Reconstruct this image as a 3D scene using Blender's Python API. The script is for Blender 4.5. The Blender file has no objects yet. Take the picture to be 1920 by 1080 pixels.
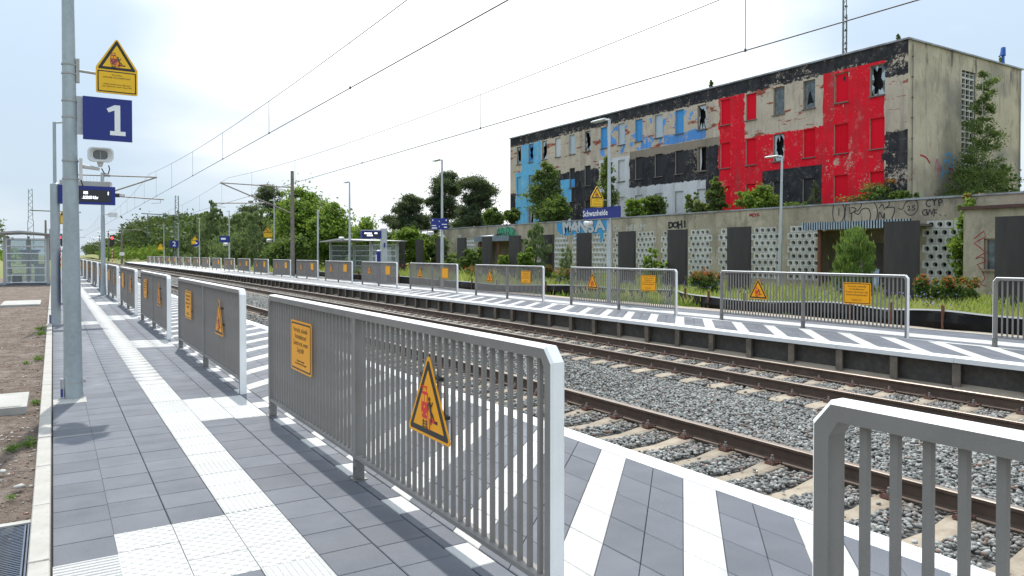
import bpy, math, random
import numpy as np
from mathutils import Vector, Matrix

SC = bpy.context.scene
COL = SC.collection
R = math.radians
random.seed(7)
RNG = np.random.default_rng(7)

# ------------------------------------------------------------------ camera
cam_d = bpy.data.cameras.new("camera")
cam = bpy.data.objects.new("camera", cam_d)
COL.objects.link(cam)
cam.location = (0, 0, 1.6)
cam.rotation_euler = (math.pi / 2 - 0.0148, 0, -0.5584)
cam_d.sensor_width = 36
cam_d.lens = 25.836
cam_d.shift_y = -0.02273
cam_d.clip_start = 0.05
cam_d.clip_end = 5000
SC.camera = cam
# ------------------------------------------------------------------ light
SUN_AZ, SUN_EL = R(12), R(60)
world = bpy.data.worlds.new("World")
SC.world = world
world.use_nodes = True
wn = world.node_tree
wn.nodes.clear()


def wnode(t, **k):
    n = wn.nodes.new(t)
    for a, b in k.items():
        setattr(n, a, b)
    return n


sky = wnode('ShaderNodeTexSky', sky_type='NISHITA', sun_disc=False, sun_elevation=SUN_EL, sun_rotation=SUN_AZ)
sky.air_density = 1.0
sky.dust_density = 1.6
bg1 = wnode('ShaderNodeBackground')
bg1.inputs[1].default_value = 0.075
wn.links.new(sky.outputs[0], bg1.inputs[0])
tc = wnode('ShaderNodeTexCoord')
mp = wnode('ShaderNodeMapping')
mp.inputs['Scale'].default_value = (1.0, 1.0, 3.2)
mp.inputs['Location'].default_value = (7.7, 1.2, 3.3)
wn.links.new(tc.outputs['Generated'], mp.inputs[0])
n1 = wnode('ShaderNodeTexNoise')
n1.inputs['Scale'].default_value = 1.7
n1.inputs['Detail'].default_value = 7
n1.inputs['Roughness'].default_value = 0.46
n1.inputs['Distortion'].default_value = 0.25
wn.links.new(mp.outputs[0], n1.inputs['Vector'])
# bright hazy cloud bank standing ahead of the camera, right of the track
dotn = wnode('ShaderNodeVectorMath', operation='DOT_PRODUCT')
vdir = Vector((math.sin(R(30)) * math.cos(R(14)), math.cos(R(30)) * math.cos(R(14)), math.sin(R(14))))
dotn.inputs[1].default_value = vdir
nrm = wnode('ShaderNodeVectorMath', operation='NORMALIZE')
wn.links.new(tc.outputs['Generated'], nrm.inputs[0])
wn.links.new(nrm.outputs[0], dotn.inputs[0])
lobe = wnode('ShaderNodeMapRange')
lobe.inputs[1].default_value = 0.885
lobe.inputs[2].default_value = 0.985
lobe.inputs[3].default_value = 0.0
lobe.inputs[4].default_value = 0.40
wn.links.new(dotn.outputs['Value'], lobe.inputs[0])
sepz = wnode('ShaderNodeSeparateXYZ')
wn.links.new(nrm.outputs[0], sepz.inputs[0])
low = wnode('ShaderNodeMapRange')       # clouds pile up towards the horizon
low.inputs[1].default_value = 0.0
low.inputs[2].default_value = 0.12
low.inputs[3].default_value = 0.05
low.inputs[4].default_value = 0.0
wn.links.new(sepz.outputs[2], low.inputs[0])
add1 = wnode('ShaderNodeMath', operation='ADD')
wn.links.new(n1.outputs[0], add1.inputs[0])
wn.links.new(lobe.outputs[0], add1.inputs[1])
add2 = wnode('ShaderNodeMath', operation='ADD')
wn.links.new(add1.outputs[0], add2.inputs[0])
wn.links.new(low.outputs[0], add2.inputs[1])
msk = wnode('ShaderNodeMapRange')
msk.interpolation_type = 'SMOOTHSTEP'
msk.inputs[1].default_value = 0.40
msk.inputs[2].default_value = 0.90
msk.inputs[3].default_value = 0.0
msk.inputs[4].default_value = 1.0
wn.links.new(add2.outputs[0], msk.inputs[0])
ccol = wnode('ShaderNodeValToRGB')
ccol.color_ramp.elements[0].position = 0.05
ccol.color_ramp.elements[0].color = (0.39, 0.475, 0.565, 1)
ccol.color_ramp.elements[1].position = 0.95
ccol.color_ramp.elements[1].color = (0.88, 0.88, 0.87, 1)
wn.links.new(msk.outputs[0], ccol.inputs[0])
bg2 = wnode('ShaderNodeBackground')
elev = wnode('ShaderNodeMapRange')       # cloud brightness raised with elevation, mostly above the view, for more fill light
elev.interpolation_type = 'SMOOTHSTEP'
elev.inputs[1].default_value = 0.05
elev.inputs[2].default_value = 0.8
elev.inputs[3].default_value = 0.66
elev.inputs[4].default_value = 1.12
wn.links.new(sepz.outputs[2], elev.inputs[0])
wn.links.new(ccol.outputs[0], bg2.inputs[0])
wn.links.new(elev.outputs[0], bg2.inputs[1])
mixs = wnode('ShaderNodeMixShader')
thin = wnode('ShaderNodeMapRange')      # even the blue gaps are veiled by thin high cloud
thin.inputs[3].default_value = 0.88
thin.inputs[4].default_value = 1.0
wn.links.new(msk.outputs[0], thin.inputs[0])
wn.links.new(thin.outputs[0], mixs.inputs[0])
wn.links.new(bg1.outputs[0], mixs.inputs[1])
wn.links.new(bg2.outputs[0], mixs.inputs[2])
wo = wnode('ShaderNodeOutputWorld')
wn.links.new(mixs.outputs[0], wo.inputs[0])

sun_d = bpy.data.lights.new("sun", 'SUN')
sun_d.energy = 1.85
sun_d.angle = R(0.8)
sun_d.color = (1.0, 0.965, 0.90)
sun = bpy.data.objects.new("sun", sun_d)
COL.objects.link(sun)
sv = Vector((math.sin(SUN_AZ) * math.cos(SUN_EL), math.cos(SUN_AZ) * math.cos(SUN_EL), math.sin(SUN_EL)))
sun.rotation_euler = sv.to_track_quat('Z', 'Y').to_euler()
sun.location = (0, 0, 60)

SC.view_settings.view_transform = 'Standard'
SC.view_settings.look = 'None'
SC.view_settings.gamma = 1
SC.view_settings.use_curve_mapping = False
SC.view_settings.exposure = 1.22
SC.render.engine = 'CYCLES'
SC.cycles.max_bounces = 6
SC.cycles.transparent_max_bounces = 12


# ================================================================== materials
class NT:
    def __init__(s, name):
        s.m = bpy.data.materials.new(name)
        s.m.use_nodes = True
        s.t = s.m.node_tree
        s.b = s.t.nodes['Principled BSDF']
        s.out = s.t.nodes['Material Output']
        s.tc = s.t.nodes.new('ShaderNodeTexCoord')

    def n(s, t, **k):
        x = s.t.nodes.new(t)
        for a, b in k.items():
            setattr(x, a, b)
        return x

    def l(s, a, b):
        s.t.links.new(a, b)

    def set(s, inp, v):
        if hasattr(v, 'is_linked') or isinstance(v, bpy.types.NodeSocket):
            s.l(v, inp)
        else:
            if isinstance(v, tuple) and len(v) == 3 and inp.type == 'RGBA':
                v = (*v, 1)
            inp.default_value = v

    def coord(s, kind='Object'):
        return s.tc.outputs[kind]

    def noise(s, scale, detail=4, rough=0.55, vec=None, dist=0.0, sc=None):
        x = s.n('ShaderNodeTexNoise')
        x.inputs['Scale'].default_value = scale
        x.inputs['Detail'].default_value = detail
        x.inputs['Roughness'].default_value = rough
        x.inputs['Distortion'].default_value = dist
        v = vec or s.coord()
        if sc:
            m = s.n('ShaderNodeMapping')
            m.inputs['Scale'].default_value = sc
            s.l(v, m.inputs[0])
            v = m.outputs[0]
        s.l(v, x.inputs['Vector'])
        return x.outputs[0]

    def voro(s, scale, feature='F1', vec=None, out=0, rand=1.0):
        x = s.n('ShaderNodeTexVoronoi', feature=feature)
        x.inputs['Scale'].default_value = scale
        x.inputs['Randomness'].default_value = rand
        s.l(vec or s.coord(), x.inputs['Vector'])
        return x.outputs[out]

    def math(s, op, a, b=0.0, c=None, clamp=False):
        x = s.n('ShaderNodeMath', operation=op, use_clamp=clamp)
        s.set(x.inputs[0], a)
        s.set(x.inputs[1], b)
        if c is not None:
            s.set(x.inputs[2], c)
        return x.outputs[0]

    def rng(s, v, a, b, c=0.0, d=1.0, smooth=False):
        x = s.n('ShaderNodeMapRange')
        if smooth:
            x.interpolation_type = 'SMOOTHSTEP'
        s.set(x.inputs[0], v)
        for i, k in enumerate((a, b, c, d)):
            x.inputs[i + 1].default_value = k
        return x.outputs[0]

    def mix(s, f, a, b, mode='MIX'):
        x = s.n('ShaderNodeMix', data_type='RGBA', blend_type=mode)
        s.set(x.inputs[0], f)
        s.set(x.inputs[6], a)
        s.set(x.inputs[7], b)
        return x.outputs[2]

    def ramp(s, f, *stops):
        x = s.n('ShaderNodeValToRGB')
        e = x.color_ramp.elements
        while len(e) < len(stops):
            e.new(0.5)
        for i, (p, c) in enumerate(stops):
            e[i].position = p
            e[i].color = (*c, 1)
        s.set(x.inputs[0], f)
        return x.outputs[0]

    def bump(s, h, strength=0.3, dist=0.01):
        x = s.n('ShaderNodeBump')
        x.inputs['Strength'].default_value = strength
        x.inputs['Distance'].default_value = dist
        s.set(x.inputs['Height'], h)
        s.l(x.outputs[0], s.b.inputs['Normal'])

    def fin(s, col, rough=0.7, metal=0.0, spec=None):
        s.set(s.b.inputs['Base Color'], col)
        s.set(s.b.inputs['Roughness'], rough)
        s.set(s.b.inputs['Metallic'], metal)
        if spec is not None:
            s.b.inputs['Specular IOR Level'].default_value = spec
        return s.m


def rnd_val(n):
    o = n.n('ShaderNodeObjectInfo')
    return o.outputs['Random']


def dirty(name, col, col2=None, rough=0.7, scale=3.0, amt=0.5, metal=0.0, bump=0.15, bscale=60, perobj=0.0, fine=0.12, spec=None):
    n = NT(name)
    col2 = col2 or tuple(c * 0.7 for c in col)
    c = n.mix(n.rng(n.noise(scale, 6), 0.42, 0.68, 0, amt), col, col2)
    if fine:
        f = n.rng(n.noise(bscale, 3), 0.3, 0.7, 1 - fine, 1 + fine)
        c = n.mix(1.0, c, n.ramp(f, (0, (0, 0, 0)), (1, (1, 1, 1))), 'MULTIPLY') if False else n.mix(n.rng(n.noise(bscale, 3), 0.35, 0.65, 0, fine), c, tuple(k * 0.5 for k in col))
    if perobj:
        v = n.n('ShaderNodeHueSaturation')
        n.l(n.rng(rnd_val(n), 0, 1, 1 - perobj, 1 + perobj), v.inputs['Value'])
        n.l(c, v.inputs['Color'])
        c = v.outputs[0]
    if bump:
        n.bump(n.noise(bscale, 4), bump, 0.006)
    return n.fin(c, rough, metal, spec)


M = {}


def build_materials():
    # paving: dark granite-faced concrete, speckled
    def paving(name, col, dark, light, scale=1.2, var=.035):
        n = NT(name)
        v = n.n('ShaderNodeNewGeometry').outputs['Position']
        c = n.mix(n.rng(n.noise(scale, 5, vec=v), 0.35, 0.7, 0, 0.8), col, dark)
        c = n.mix(n.rng(n.noise(0.55, 4, vec=v, dist=0.8), 0.55, 0.72, 0, 0.55), c, light)
        sp = n.noise(210, 2, vec=v)
        c = n.mix(n.rng(sp, 0.56, 0.66, 0, 0.5), c, tuple(k * 1.6 for k in col))
        c = n.mix(n.rng(sp, 0.42, 0.34, 0, 0.55), c, tuple(k * 0.45 for k in col))
        c = n.mix(n.rng(n.voro(2.6, vec=v), 0.035, 0.045, 0.5, 0.0), c, tuple(k * 0.45 for k in col))
        c = n.mix(n.rng(n.noise(1.7, 7, 0.75, vec=v, dist=1.2), 0.66, 0.72, 0, 0.35), c, tuple(min(1, k * 1.7) for k in col))
        pit = n.rng(n.voro(34, vec=v), 0.05, 0.09, 0.75, 0.0)
        c = n.mix(pit, c, tuple(k * 0.3 for k in col))
        h = n.n('ShaderNodeHueSaturation')
        n.l(n.rng(rnd_val(n), 0, 1, 1 - var, 1 + var), h.inputs['Value'])
        n.l(c, h.inputs['Color'])
        n.bump(n.noise(180, 3, vec=v), 0.25, 0.002)
        return n.fin(h.outputs[0], n.rng(n.noise(3, 3, vec=v), 0.3, 0.7, 0.55, 0.8), 0, 0.35)
    M['tile_dark'] = paving('tile_dark', (0.122, 0.130, 0.150), (0.093, 0.099, 0.115), (0.175, 0.184, 0.203), var=.12)
    M['tile_white'] = paving('tile_white', (0.50, 0.494, 0.478), (0.44, 0.43, 0.41), (0.55, 0.545, 0.53))
    M['tile_tactile'] = paving('tile_tactile', (0.47, 0.467, 0.452), (0.41, 0.405, 0.39), (0.53, 0.53, 0.515))
    M['joint'] = dirty('joint', (0.055, 0.052, 0.048), (0.10, 0.09, 0.075), 0.95, 12, 0.6)
    M['edge_white'] = dirty('edge_white', (0.74, 0.745, 0.75), (0.66, 0.66, 0.65), 0.6, 2.0, 0.4, bscale=150, fine=0.06)
    n = NT('kerb_concrete')
    v = n.coord()
    c = n.mix(n.rng(n.noise(5, 6), 0.35, 0.7, 0, 0.7), (0.42, 0.40, 0.365), (0.31, 0.29, 0.26))
    c = n.mix(n.rng(n.voro(60), 0.05, 0.12, 0.7, 0), c, (0.16, 0.15, 0.13))
    c = n.mix(n.rng(n.noise(25, 5), 0.62, 0.7, 0, 0.5), c, (0.2, 0.18, 0.15))
    n.bump(n.noise(120, 4), 0.4, 0.004)
    M['kerb'] = n.fin(c, 0.9)
    M['concrete'] = dirty('concrete', (0.42, 0.41, 0.38), (0.30, 0.29, 0.26), 0.9, 3, 0.6, bump=0.3)
    M['sleeper'] = dirty('sleeper_concrete', (0.35, 0.295, 0.225), (0.20, 0.155, 0.11), 0.85, 6, 0.8, bump=0.3, bscale=40, perobj=0.12, fine=0.25)
    # ballast
    n = NT('ballast_stone')
    v = n.n('ShaderNodeNewGeometry')
    c = n.ramp(v.outputs['Random Per Island'], (0.0, (0.11, 0.112, 0.105)), (0.35, (0.205, 0.206, 0.196)), (0.72, (0.30, 0.30, 0.285)), (0.90, (0.44, 0.44, 0.415)))
    c = n.mix(n.math('GREATER_THAN', v.outputs['Random Per Island'], 0.965), c, (0.20, 0.11, 0.075))
    c = n.mix(n.rng(n.noise(30, 3, vec=v.outputs['Position']), 0.4, 0.65, 0, 0.5), c, (0.15, 0.146, 0.135))
    sx = n.n('ShaderNodeSeparateXYZ')
    n.l(v.outputs['Position'], sx.inputs[0])
    dm = None
    for rx in (4.81, 6.32, 9.57, 11.08):
        dd = n.math('ABSOLUTE', n.math('SUBTRACT', sx.outputs[0], rx))
        dm = dd if dm is None else n.math('MINIMUM', dm, dd)
    c = n.mix(n.math('MULTIPLY', n.rng(dm, 0.5, 0.05), n.rng(n.noise(3, 5, vec=v.outputs['Position']), 0.3, 0.7, 0.1, 0.6)), c, (0.17, 0.11, 0.075))
    n.bump(n.noise(120, 3, vec=v.outputs['Position']), 0.4, 0.004)
    M['ballast_stone'] = n.fin(c, 0.85)
    n = NT('ballast_bed')
    v = n.n('ShaderNodeNewGeometry').outputs['Position']
    c = n.mix(n.rng(n.voro(22, vec=v, out=0), 0.05, 0.5, 0, 1), (0.24, 0.235, 0.22), (0.075, 0.072, 0.066))
    n.bump(n.voro(22, vec=v), 0.8, 0.03)
    M['ballast_bed'] = n.fin(c, 0.95)
    n = NT('rail_rust')
    v = n.n('ShaderNodeNewGeometry').outputs['Position']
    c = n.mix(n.rng(n.noise(6, 5, vec=v), 0.35, 0.7, 0, 0.8), (0.105, 0.068, 0.048), (0.06, 0.042, 0.033))
    n.bump(n.noise(80, 3, vec=v), 0.2, 0.003)
    M['rail'] = n.fin(c, 0.7, 0.1)
    n = NT('rail_head_shine')
    v = n.n('ShaderNodeNewGeometry').outputs['Position']
    c = n.mix(n.rng(n.noise(2.5, 4, vec=v, sc=(20, 1, 1)), 0.35, 0.65, 0, 0.6), (0.48, 0.41, 0.35), (0.33, 0.24, 0.17))
    M['rail_top'] = n.fin(c, 0.33, 0.75)
    M['rust_clip'] = dirty('rust_clip', (0.09, 0.035, 0.025), (0.14, 0.06, 0.04), 0.75, 30, 0.7)
    M['bolt'] = dirty('bolt_steel', (0.32, 0.31, 0.30), (0.16, 0.13, 0.11), 0.5, 40, 0.6, metal=0.6)
    # railing paints
    M['fence_grey'] = dirty('fence_grey', (0.25, 0.232, 0.216), (0.195, 0.18, 0.168), 0.5, 3, 0.8, bump=0.10, bscale=160, fine=0.12, spec=0.3)
    M['fence_white'] = dirty('fence_white', (0.84, 0.84, 0.83), (0.72, 0.72, 0.71), 0.45, 2.5, 0.6, bump=0.08, bscale=90, fine=0.04, spec=0.3)
    M['foot_metal'] = dirty('foot_metal', (0.24, 0.235, 0.225), (0.14, 0.13, 0.12), 0.5, 40, 0.6, metal=0.5)
    # galvanised steel
    def galv(name, col, rough=0.5):
        n = NT(name)
        a = n.voro(26, out=1, vec=n.coord())
        g = n.n('ShaderNodeRGBToBW')
        n.l(a, g.inputs[0])
        f = n.rng(g.outputs[0], 0.2, 0.8, 0, 1)
        c = n.mix(n.math('MULTIPLY', f, 0.35), col, tuple(k * 0.72 for k in col))
        c = n.mix(n.rng(n.noise(6, 5, sc=(1, 1, 0.25)), 0.45, 0.7, 0, 0.6), c, tuple(k * 1.25 for k in col))
        n.bump(n.noise(50, 3), 0.1, 0.003)
        return n.fin(c, rough, 0.35)
    M['galv'] = galv('galvanised', (0.36, 0.41, 0.43))
    M['galv_light'] = galv('galvanised_light', (0.46, 0.49, 0.50))
    M['grey_metal'] = dirty('grey_metal', (0.38, 0.385, 0.38), (0.30, 0.30, 0.29), 0.5, 4, 0.4, metal=0.2)
    M['alu'] = dirty('alu_white', (0.66, 0.68, 0.70), (0.58, 0.6, 0.61), 0.4, 4, 0.3)
    M['plastic_white'] = dirty('plastic_white', (0.66, 0.665, 0.66), (0.55, 0.55, 0.54), 0.45, 6, 0.4, bump=0.03)
    M['black_plastic'] = dirty('black_plastic', (0.025, 0.025, 0.027), (0.05, 0.05, 0.05), 0.5, 8, 0.5)
    M['wire'] = dirty('wire', (0.07, 0.07, 0.068), (0.12, 0.12, 0.12), 0.6, 5, 0.3, metal=0.3)
    M['mast_green'] = dirty('mast_green', (0.12, 0.15, 0.135), (0.20, 0.22, 0.20), 0.7, 3, 0.5)
    M['mast_conc'] = dirty('mast_concrete', (0.22, 0.20, 0.17), (0.14, 0.12, 0.10), 0.9, 4, 0.7, bump=0.3)
    M['arm_metal'] = dirty('arm_metal', (0.30, 0.27, 0.23), (0.17, 0.14, 0.11), 0.6, 6, 0.5, metal=0.3)
    M['insul'] = dirty('insulator', (0.10, 0.06, 0.05), None, 0.4)
    # sign colours
    def flat(name, col, rough=0.42, var=0.06, emit=0):
        n = NT(name)
        c = n.mix(n.rng(n.noise(4, 4), 0.35, 0.7, 0, 0.5), col, tuple(k * (1 - var * 2) for k in col))
        m = n.fin(c, rough, 0, 0.35)
        if emit:
            n.b.inputs['Emission Color'].default_value = (*col, 1)
            n.b.inputs['Emission Strength'].default_value = emit
        return m
    M['sign_yellow'] = flat('sign_yellow', (0.93, 0.39, 0.004))
    M['sign_yellow_pole'] = flat('sign_yellow_pole', (0.86, 0.50, 0.02))
    M['sign_black'] = flat('sign_black', (0.028, 0.027, 0.025))
    M['sign_red'] = flat('sign_red', (0.72, 0.035, 0.03))
    M['sign_maroon'] = flat('sign_maroon', (0.30, 0.055, 0.07))
    M['sign_orange'] = flat('sign_orange', (0.85, 0.27, 0.02))
    M['sign_blue'] = flat('sign_blue', (0.018, 0.032, 0.21))
    M['sign_white'] = flat('sign_white', (0.82, 0.83, 0.84))
    M['screen'] = flat('screen', (0.035, 0.037, 0.04), 0.3)
    M['led'] = flat('led', (0.9, 0.92, 1.0), emit=1.1)
    M['signal_red'] = flat('signal_red', (1.0, 0.02, 0.03), emit=3.0)
    # glass
    n = NT('shelter_glass')
    n.fin((0.86, 0.90, 0.90), 0.06)
    tr = n.n('ShaderNodeBsdfTransparent')
    tr.inputs[0].default_value = (0.84, 0.88, 0.88, 1)
    mx = n.n('ShaderNodeMixShader')
    mx.inputs[0].default_value = 0.12
    n.l(tr.outputs[0], mx.inputs[1])
    n.l(n.b.outputs[0], mx.inputs[2])
    n.l(mx.outputs[0], n.out.inputs[0])
    M['glass'] = n.m
    n = NT('old_glass')
    c = n.mix(n.rng(n.noise(4, 5), 0.35, 0.7), (0.045, 0.06, 0.065), (0.16, 0.19, 0.20))
    M['old_glass'] = n.fin(c, 0.12)
    M['void'] = flat('interior_shade', (0.012, 0.011, 0.010), 0.95)  # near-black: the shade of unlit interiors put into the colour
    # soil
    n = NT('soil')
    v = n.n('ShaderNodeNewGeometry').outputs['Position']
    c = n.mix(n.rng(n.noise(1.1, 8, 0.65, vec=v), 0.35, 0.68), (0.15, 0.105, 0.078), (0.235, 0.183, 0.145))
    c = n.mix(n.rng(n.noise(7, 9, 0.8, vec=v), 0.46, 0.60, 0, 0.9), c, (0.075, 0.052, 0.038))
    c = n.mix(n.rng(n.noise(2.2, 9, 0.75, vec=v), 0.5, 0.62, 0, 0.5), c, (0.27, 0.225, 0.19))
    c = n.mix(n.rng(n.noise(45, 4, 0.7, vec=v), 0.6, 0.68, 0, 0.8), c, (0.40, 0.35, 0.30))
    n.bump(n.math('ADD', n.noise(14, 8, 0.75, vec=v), n.math('MULTIPLY', n.noise(70, 3, vec=v), 0.4)), 0.9, 0.05)
    M['soil'] = n.fin(c, 0.98)
    n = NT('meadow_ground')
    v = n.n('ShaderNodeNewGeometry').outputs['Position']
    c = n.mix(n.rng(n.noise(0.35, 8, 0.6, vec=v), 0.35, 0.65), (0.15, 0.19, 0.04), (0.26, 0.235, 0.095))
    c = n.mix(n.rng(n.noise(3, 6, 0.7, vec=v), 0.5, 0.68, 0, 0.6), c, (0.055, 0.095, 0.02))
    c = n.mix(n.rng(n.noise(30, 4, 0.7, vec=v), 0.55, 0.7, 0, 0.5), c, (0.26, 0.23, 0.12))
    n.bump(n.noise(20, 8, 0.75, vec=v), 0.8, 0.08)
    M['meadow'] = n.fin(c, 0.95)
    M['path_sand'] = dirty('path_sand', (0.37, 0.31, 0.24), (0.28, 0.225, 0.17), 0.95, 3, 0.7, bump=0.4)
    M['foil'] = dirty('foil_black', (0.010, 0.010, 0.010), (0.018, 0.018, 0.017), 0.6, 3, 0.6, bump=0.4, bscale=6, spec=0.12)
    M['foil_top'] = dirty('foil_edge', (0.50, 0.50, 0.48), (0.5, 0.5, 0.47), 0.5, 3, 0.4)
    n = NT('retaining_dark')
    v = n.n('ShaderNodeNewGeometry').outputs['Position']
    c = n.mix(n.rng(n.noise(2.2, 7, 0.65, vec=v), 0.38, 0.7), (0.022, 0.021, 0.020), (0.065, 0.058, 0.05))
    c = n.mix(n.rng(n.noise(28, 6, 0.8, vec=v), 0.68, 0.74, 0, 0.8), c, (0.30, 0.27, 0.24))
    n.bump(n.noise(30, 5, vec=v), 0.4, 0.01)
    M['retain'] = n.fin(c, 0.85)
    n = NT('pile_dark')
    v = n.n('ShaderNodeNewGeometry').outputs['Position']
    c = n.mix(n.rng(n.noise(4, 7, 0.65, vec=v), 0.4, 0.7), (0.10, 0.085, 0.07), (0.20, 0.165, 0.13))
    c = n.mix(n.rng(n.noise(22, 6, 0.8, vec=v, sc=(1, 1, 0.3)), 0.60, 0.70, 0, 0.8), c, (0.42, 0.38, 0.34))
    M['pile'] = n.fin(c, 0.85)
    # memorial-like dark slabs
    n = NT('slab_dark')
    v = n.coord()
    c = n.mix(n.rng(n.noise(3, 6, 0.6, sc=(1, 1, 0.15)), 0.35, 0.7), (0.034, 0.031, 0.031), (0.058, 0.050, 0.047))
    M['slab'] = n.fin(c, 0.6, 0.2)
    M['rust_post'] = dirty('rust_post', (0.17, 0.065, 0.035), (0.08, 0.045, 0.032), 0.85, 9, 0.7, bump=0.3)
    M['bark'] = dirty('bark', (0.11, 0.085, 0.06), (0.055, 0.042, 0.032), 0.95, 9, 0.7, bump=0.5, bscale=25)
    M['bark_pale'] = dirty('bark_pale', (0.46, 0.44, 0.40), (0.16, 0.14, 0.12), 0.9, 7, 0.6, bump=0.3)

    def leaf(name, a, b, c3, trans=0.35, scale=1.2):
        n = NT(name)
        g = n.n('ShaderNodeNewGeometry')
        f = n.noise(scale, 3, vec=g.outputs['Position'])
        c = n.mix(n.rng(f, 0.35, 0.65), a, b)
        c = n.mix(n.math('MULTIPLY', g.outputs['Random Per Island'], 0.75), c, c3)
        n.fin(c, 0.6, 0, 0.25)
        t = n.n('ShaderNodeBsdfTranslucent')
        n.l(n.mix(0.35, c, (0.35, 0.42, 0.05)), t.inputs[0])
        mx = n.n('ShaderNodeMixShader')
        mx.inputs[0].default_value = trans
        n.l(n.b.outputs[0], mx.inputs[1])
        n.l(t.outputs[0], mx.inputs[2])
        n.l(mx.outputs[0], n.out.inputs[0])
        return n.m
    M['leaf_bright'] = leaf('leaf_bright', (0.13, 0.23, 0.035), (0.21, 0.33, 0.05), (0.075, 0.14, 0.025), 0.5)
    M['leaf_mid'] = leaf('leaf_mid', (0.08, 0.145, 0.035), (0.13, 0.205, 0.05), (0.045, 0.09, 0.025), 0.4)
    M['leaf_birch'] = leaf('leaf_birch', (0.12, 0.185, 0.055), (0.19, 0.26, 0.075), (0.06, 0.10, 0.035), 0.45)
    M['leaf_forest'] = leaf('leaf_forest', (0.040, 0.080, 0.026), (0.075, 0.130, 0.036), (0.022, 0.048, 0.018), 0.25, 0.12)
    M['needle'] = leaf('needle', (0.058, 0.088, 0.050), (0.095, 0.130, 0.070), (0.034, 0.055, 0.032), 0.3)
    M['needle_light'] = leaf('needle_light', (0.14, 0.20, 0.09), (0.21, 0.28, 0.125), (0.075, 0.12, 0.055), 0.35)
    M['needle_green'] = leaf('needle_green', (0.14, 0.23, 0.05), (0.21, 0.32, 0.08), (0.09, 0.16, 0.04), 0.35, 3)
    M['leaf_red'] = leaf('leaf_red', (0.55, 0.09, 0.05), (0.62, 0.22, 0.08), (0.30, 0.08, 0.04), 0.35)
    M['grass'] = leaf('grass_blade', (0.33, 0.42, 0.08), (0.56, 0.50, 0.22), (0.22, 0.32, 0.06), 0.5, 0.5)
    M['weed'] = leaf('weed', (0.10, 0.20, 0.03), (0.14, 0.24, 0.04), (0.07, 0.15, 0.03), 0.4, 8)
    M['poppy'] = flat('poppy', (0.62, 0.06, 0.02), 0.6)
    M['lavender'] = flat('lavender', (0.17, 0.15, 0.36), 0.7)
    M['corrug'] = dirty('corrugated', (0.40, 0.50, 0.60), (0.58, 0.63, 0.66), 0.5, 4, 0.7, metal=0.2)
    M['drain'] = dirty('drain_iron', (0.10, 0.125, 0.17), (0.06, 0.07, 0.09), 0.45, 20, 0.6, metal=0.5)
    M['flash'] = dirty('roof_flashing', (0.34, 0.36, 0.39), (0.14, 0.10, 0.09), 0.5, 1.5, 0.75, metal=0.3, bscale=8)
    M['flash_brown'] = dirty('roof_flashing_brown', (0.10, 0.045, 0.035), (0.05, 0.03, 0.03), 0.7, 2, 0.6)
    M['bench_red'] = dirty('bench_red', (0.30, 0.065, 0.04), (0.22, 0.05, 0.03), 0.6, 5, 0.4)
    M['frame_wood'] = dirty('frame_wood', (0.30, 0.22, 0.16), (0.14, 0.10, 0.08), 0.85, 8, 0.7)
    M['sill'] = dirty('sill', (0.17, 0.15, 0.135), (0.10, 0.09, 0.08), 0.9, 5, 0.6)
    M['vent'] = dirty('vent_concrete', (0.58, 0.57, 0.53), (0.40, 0.385, 0.35), 0.9, 2.2, 0.7, bump=0.3, perobj=0.16)
    M['blue_board'] = flat('board_blue', (0.05, 0.30, 0.66), 0.6, 0.1)
    M['cyan_board'] = flat('board_cyan', (0.13, 0.44, 0.66), 0.6, 0.1)
    M['pale_board'] = dirty('board_pale', (0.42, 0.52, 0.60), (0.55, 0.57, 0.56), 0.7, 3, 0.7)
    M['white_board'] = dirty('board_white', (0.62, 0.63, 0.64), (0.45, 0.45, 0.46), 0.7, 3, 0.5)
    M['black_board'] = dirty('board_black', (0.020, 0.021, 0.024), (0.035, 0.035, 0.038), 0.8, 4, 0.5)
    M['red_board'] = dirty('board_red', (0.74, 0.008, 0.025), (0.66, 0.008, 0.022), 0.85, 3, 0.5, fine=0.0, bump=0.05, spec=0.15)
    M['graf_black'] = flat('graffiti_black', (0.022, 0.022, 0.025), 0.6)
    M['graf_silver'] = dirty('graffiti_silver', (0.50, 0.53, 0.56), (0.42, 0.44, 0.47), 0.5, 3, 0.4)
    M['graf_blue'] = dirty('graffiti_blue', (0.03, 0.33, 0.66), (0.05, 0.26, 0.52), 0.6, 2, 0.5)
    M['graf_green'] = dirty('graffiti_green', (0.05, 0.32, 0.17), (0.08, 0.22, 0.13), 0.6, 3, 0.5)
    M['graf_red'] = flat('graffiti_red', (0.36, 0.02, 0.04), 0.6)
    M['graf_pink'] = flat('graffiti_pink', (0.45, 0.16, 0.22), 0.6)
    M['graf_white'] = flat('graffiti_white', (0.55, 0.54, 0.50), 0.6)
    M['crane_blue'] = flat('crane_blue', (0.02, 0.10, 0.42), 0.5)
    M['facade'] = facade_material()
    M['reveal'] = dirty('reveal_plaster', (0.42, 0.37, 0.30), (0.28, 0.24, 0.19), 0.9, 3, 0.6)
    M['gable'] = stucco('gable_plaster', (0.53, 0.46, 0.345), (0.39, 0.335, 0.25), True)
    M['lowwall'] = stucco('low_wall_plaster', (0.46, 0.40, 0.30), (0.31, 0.265, 0.195), False)
    M['recess'] = stucco('recess_plaster', (0.42, 0.36, 0.28), (0.26, 0.22, 0.165), False)


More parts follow.
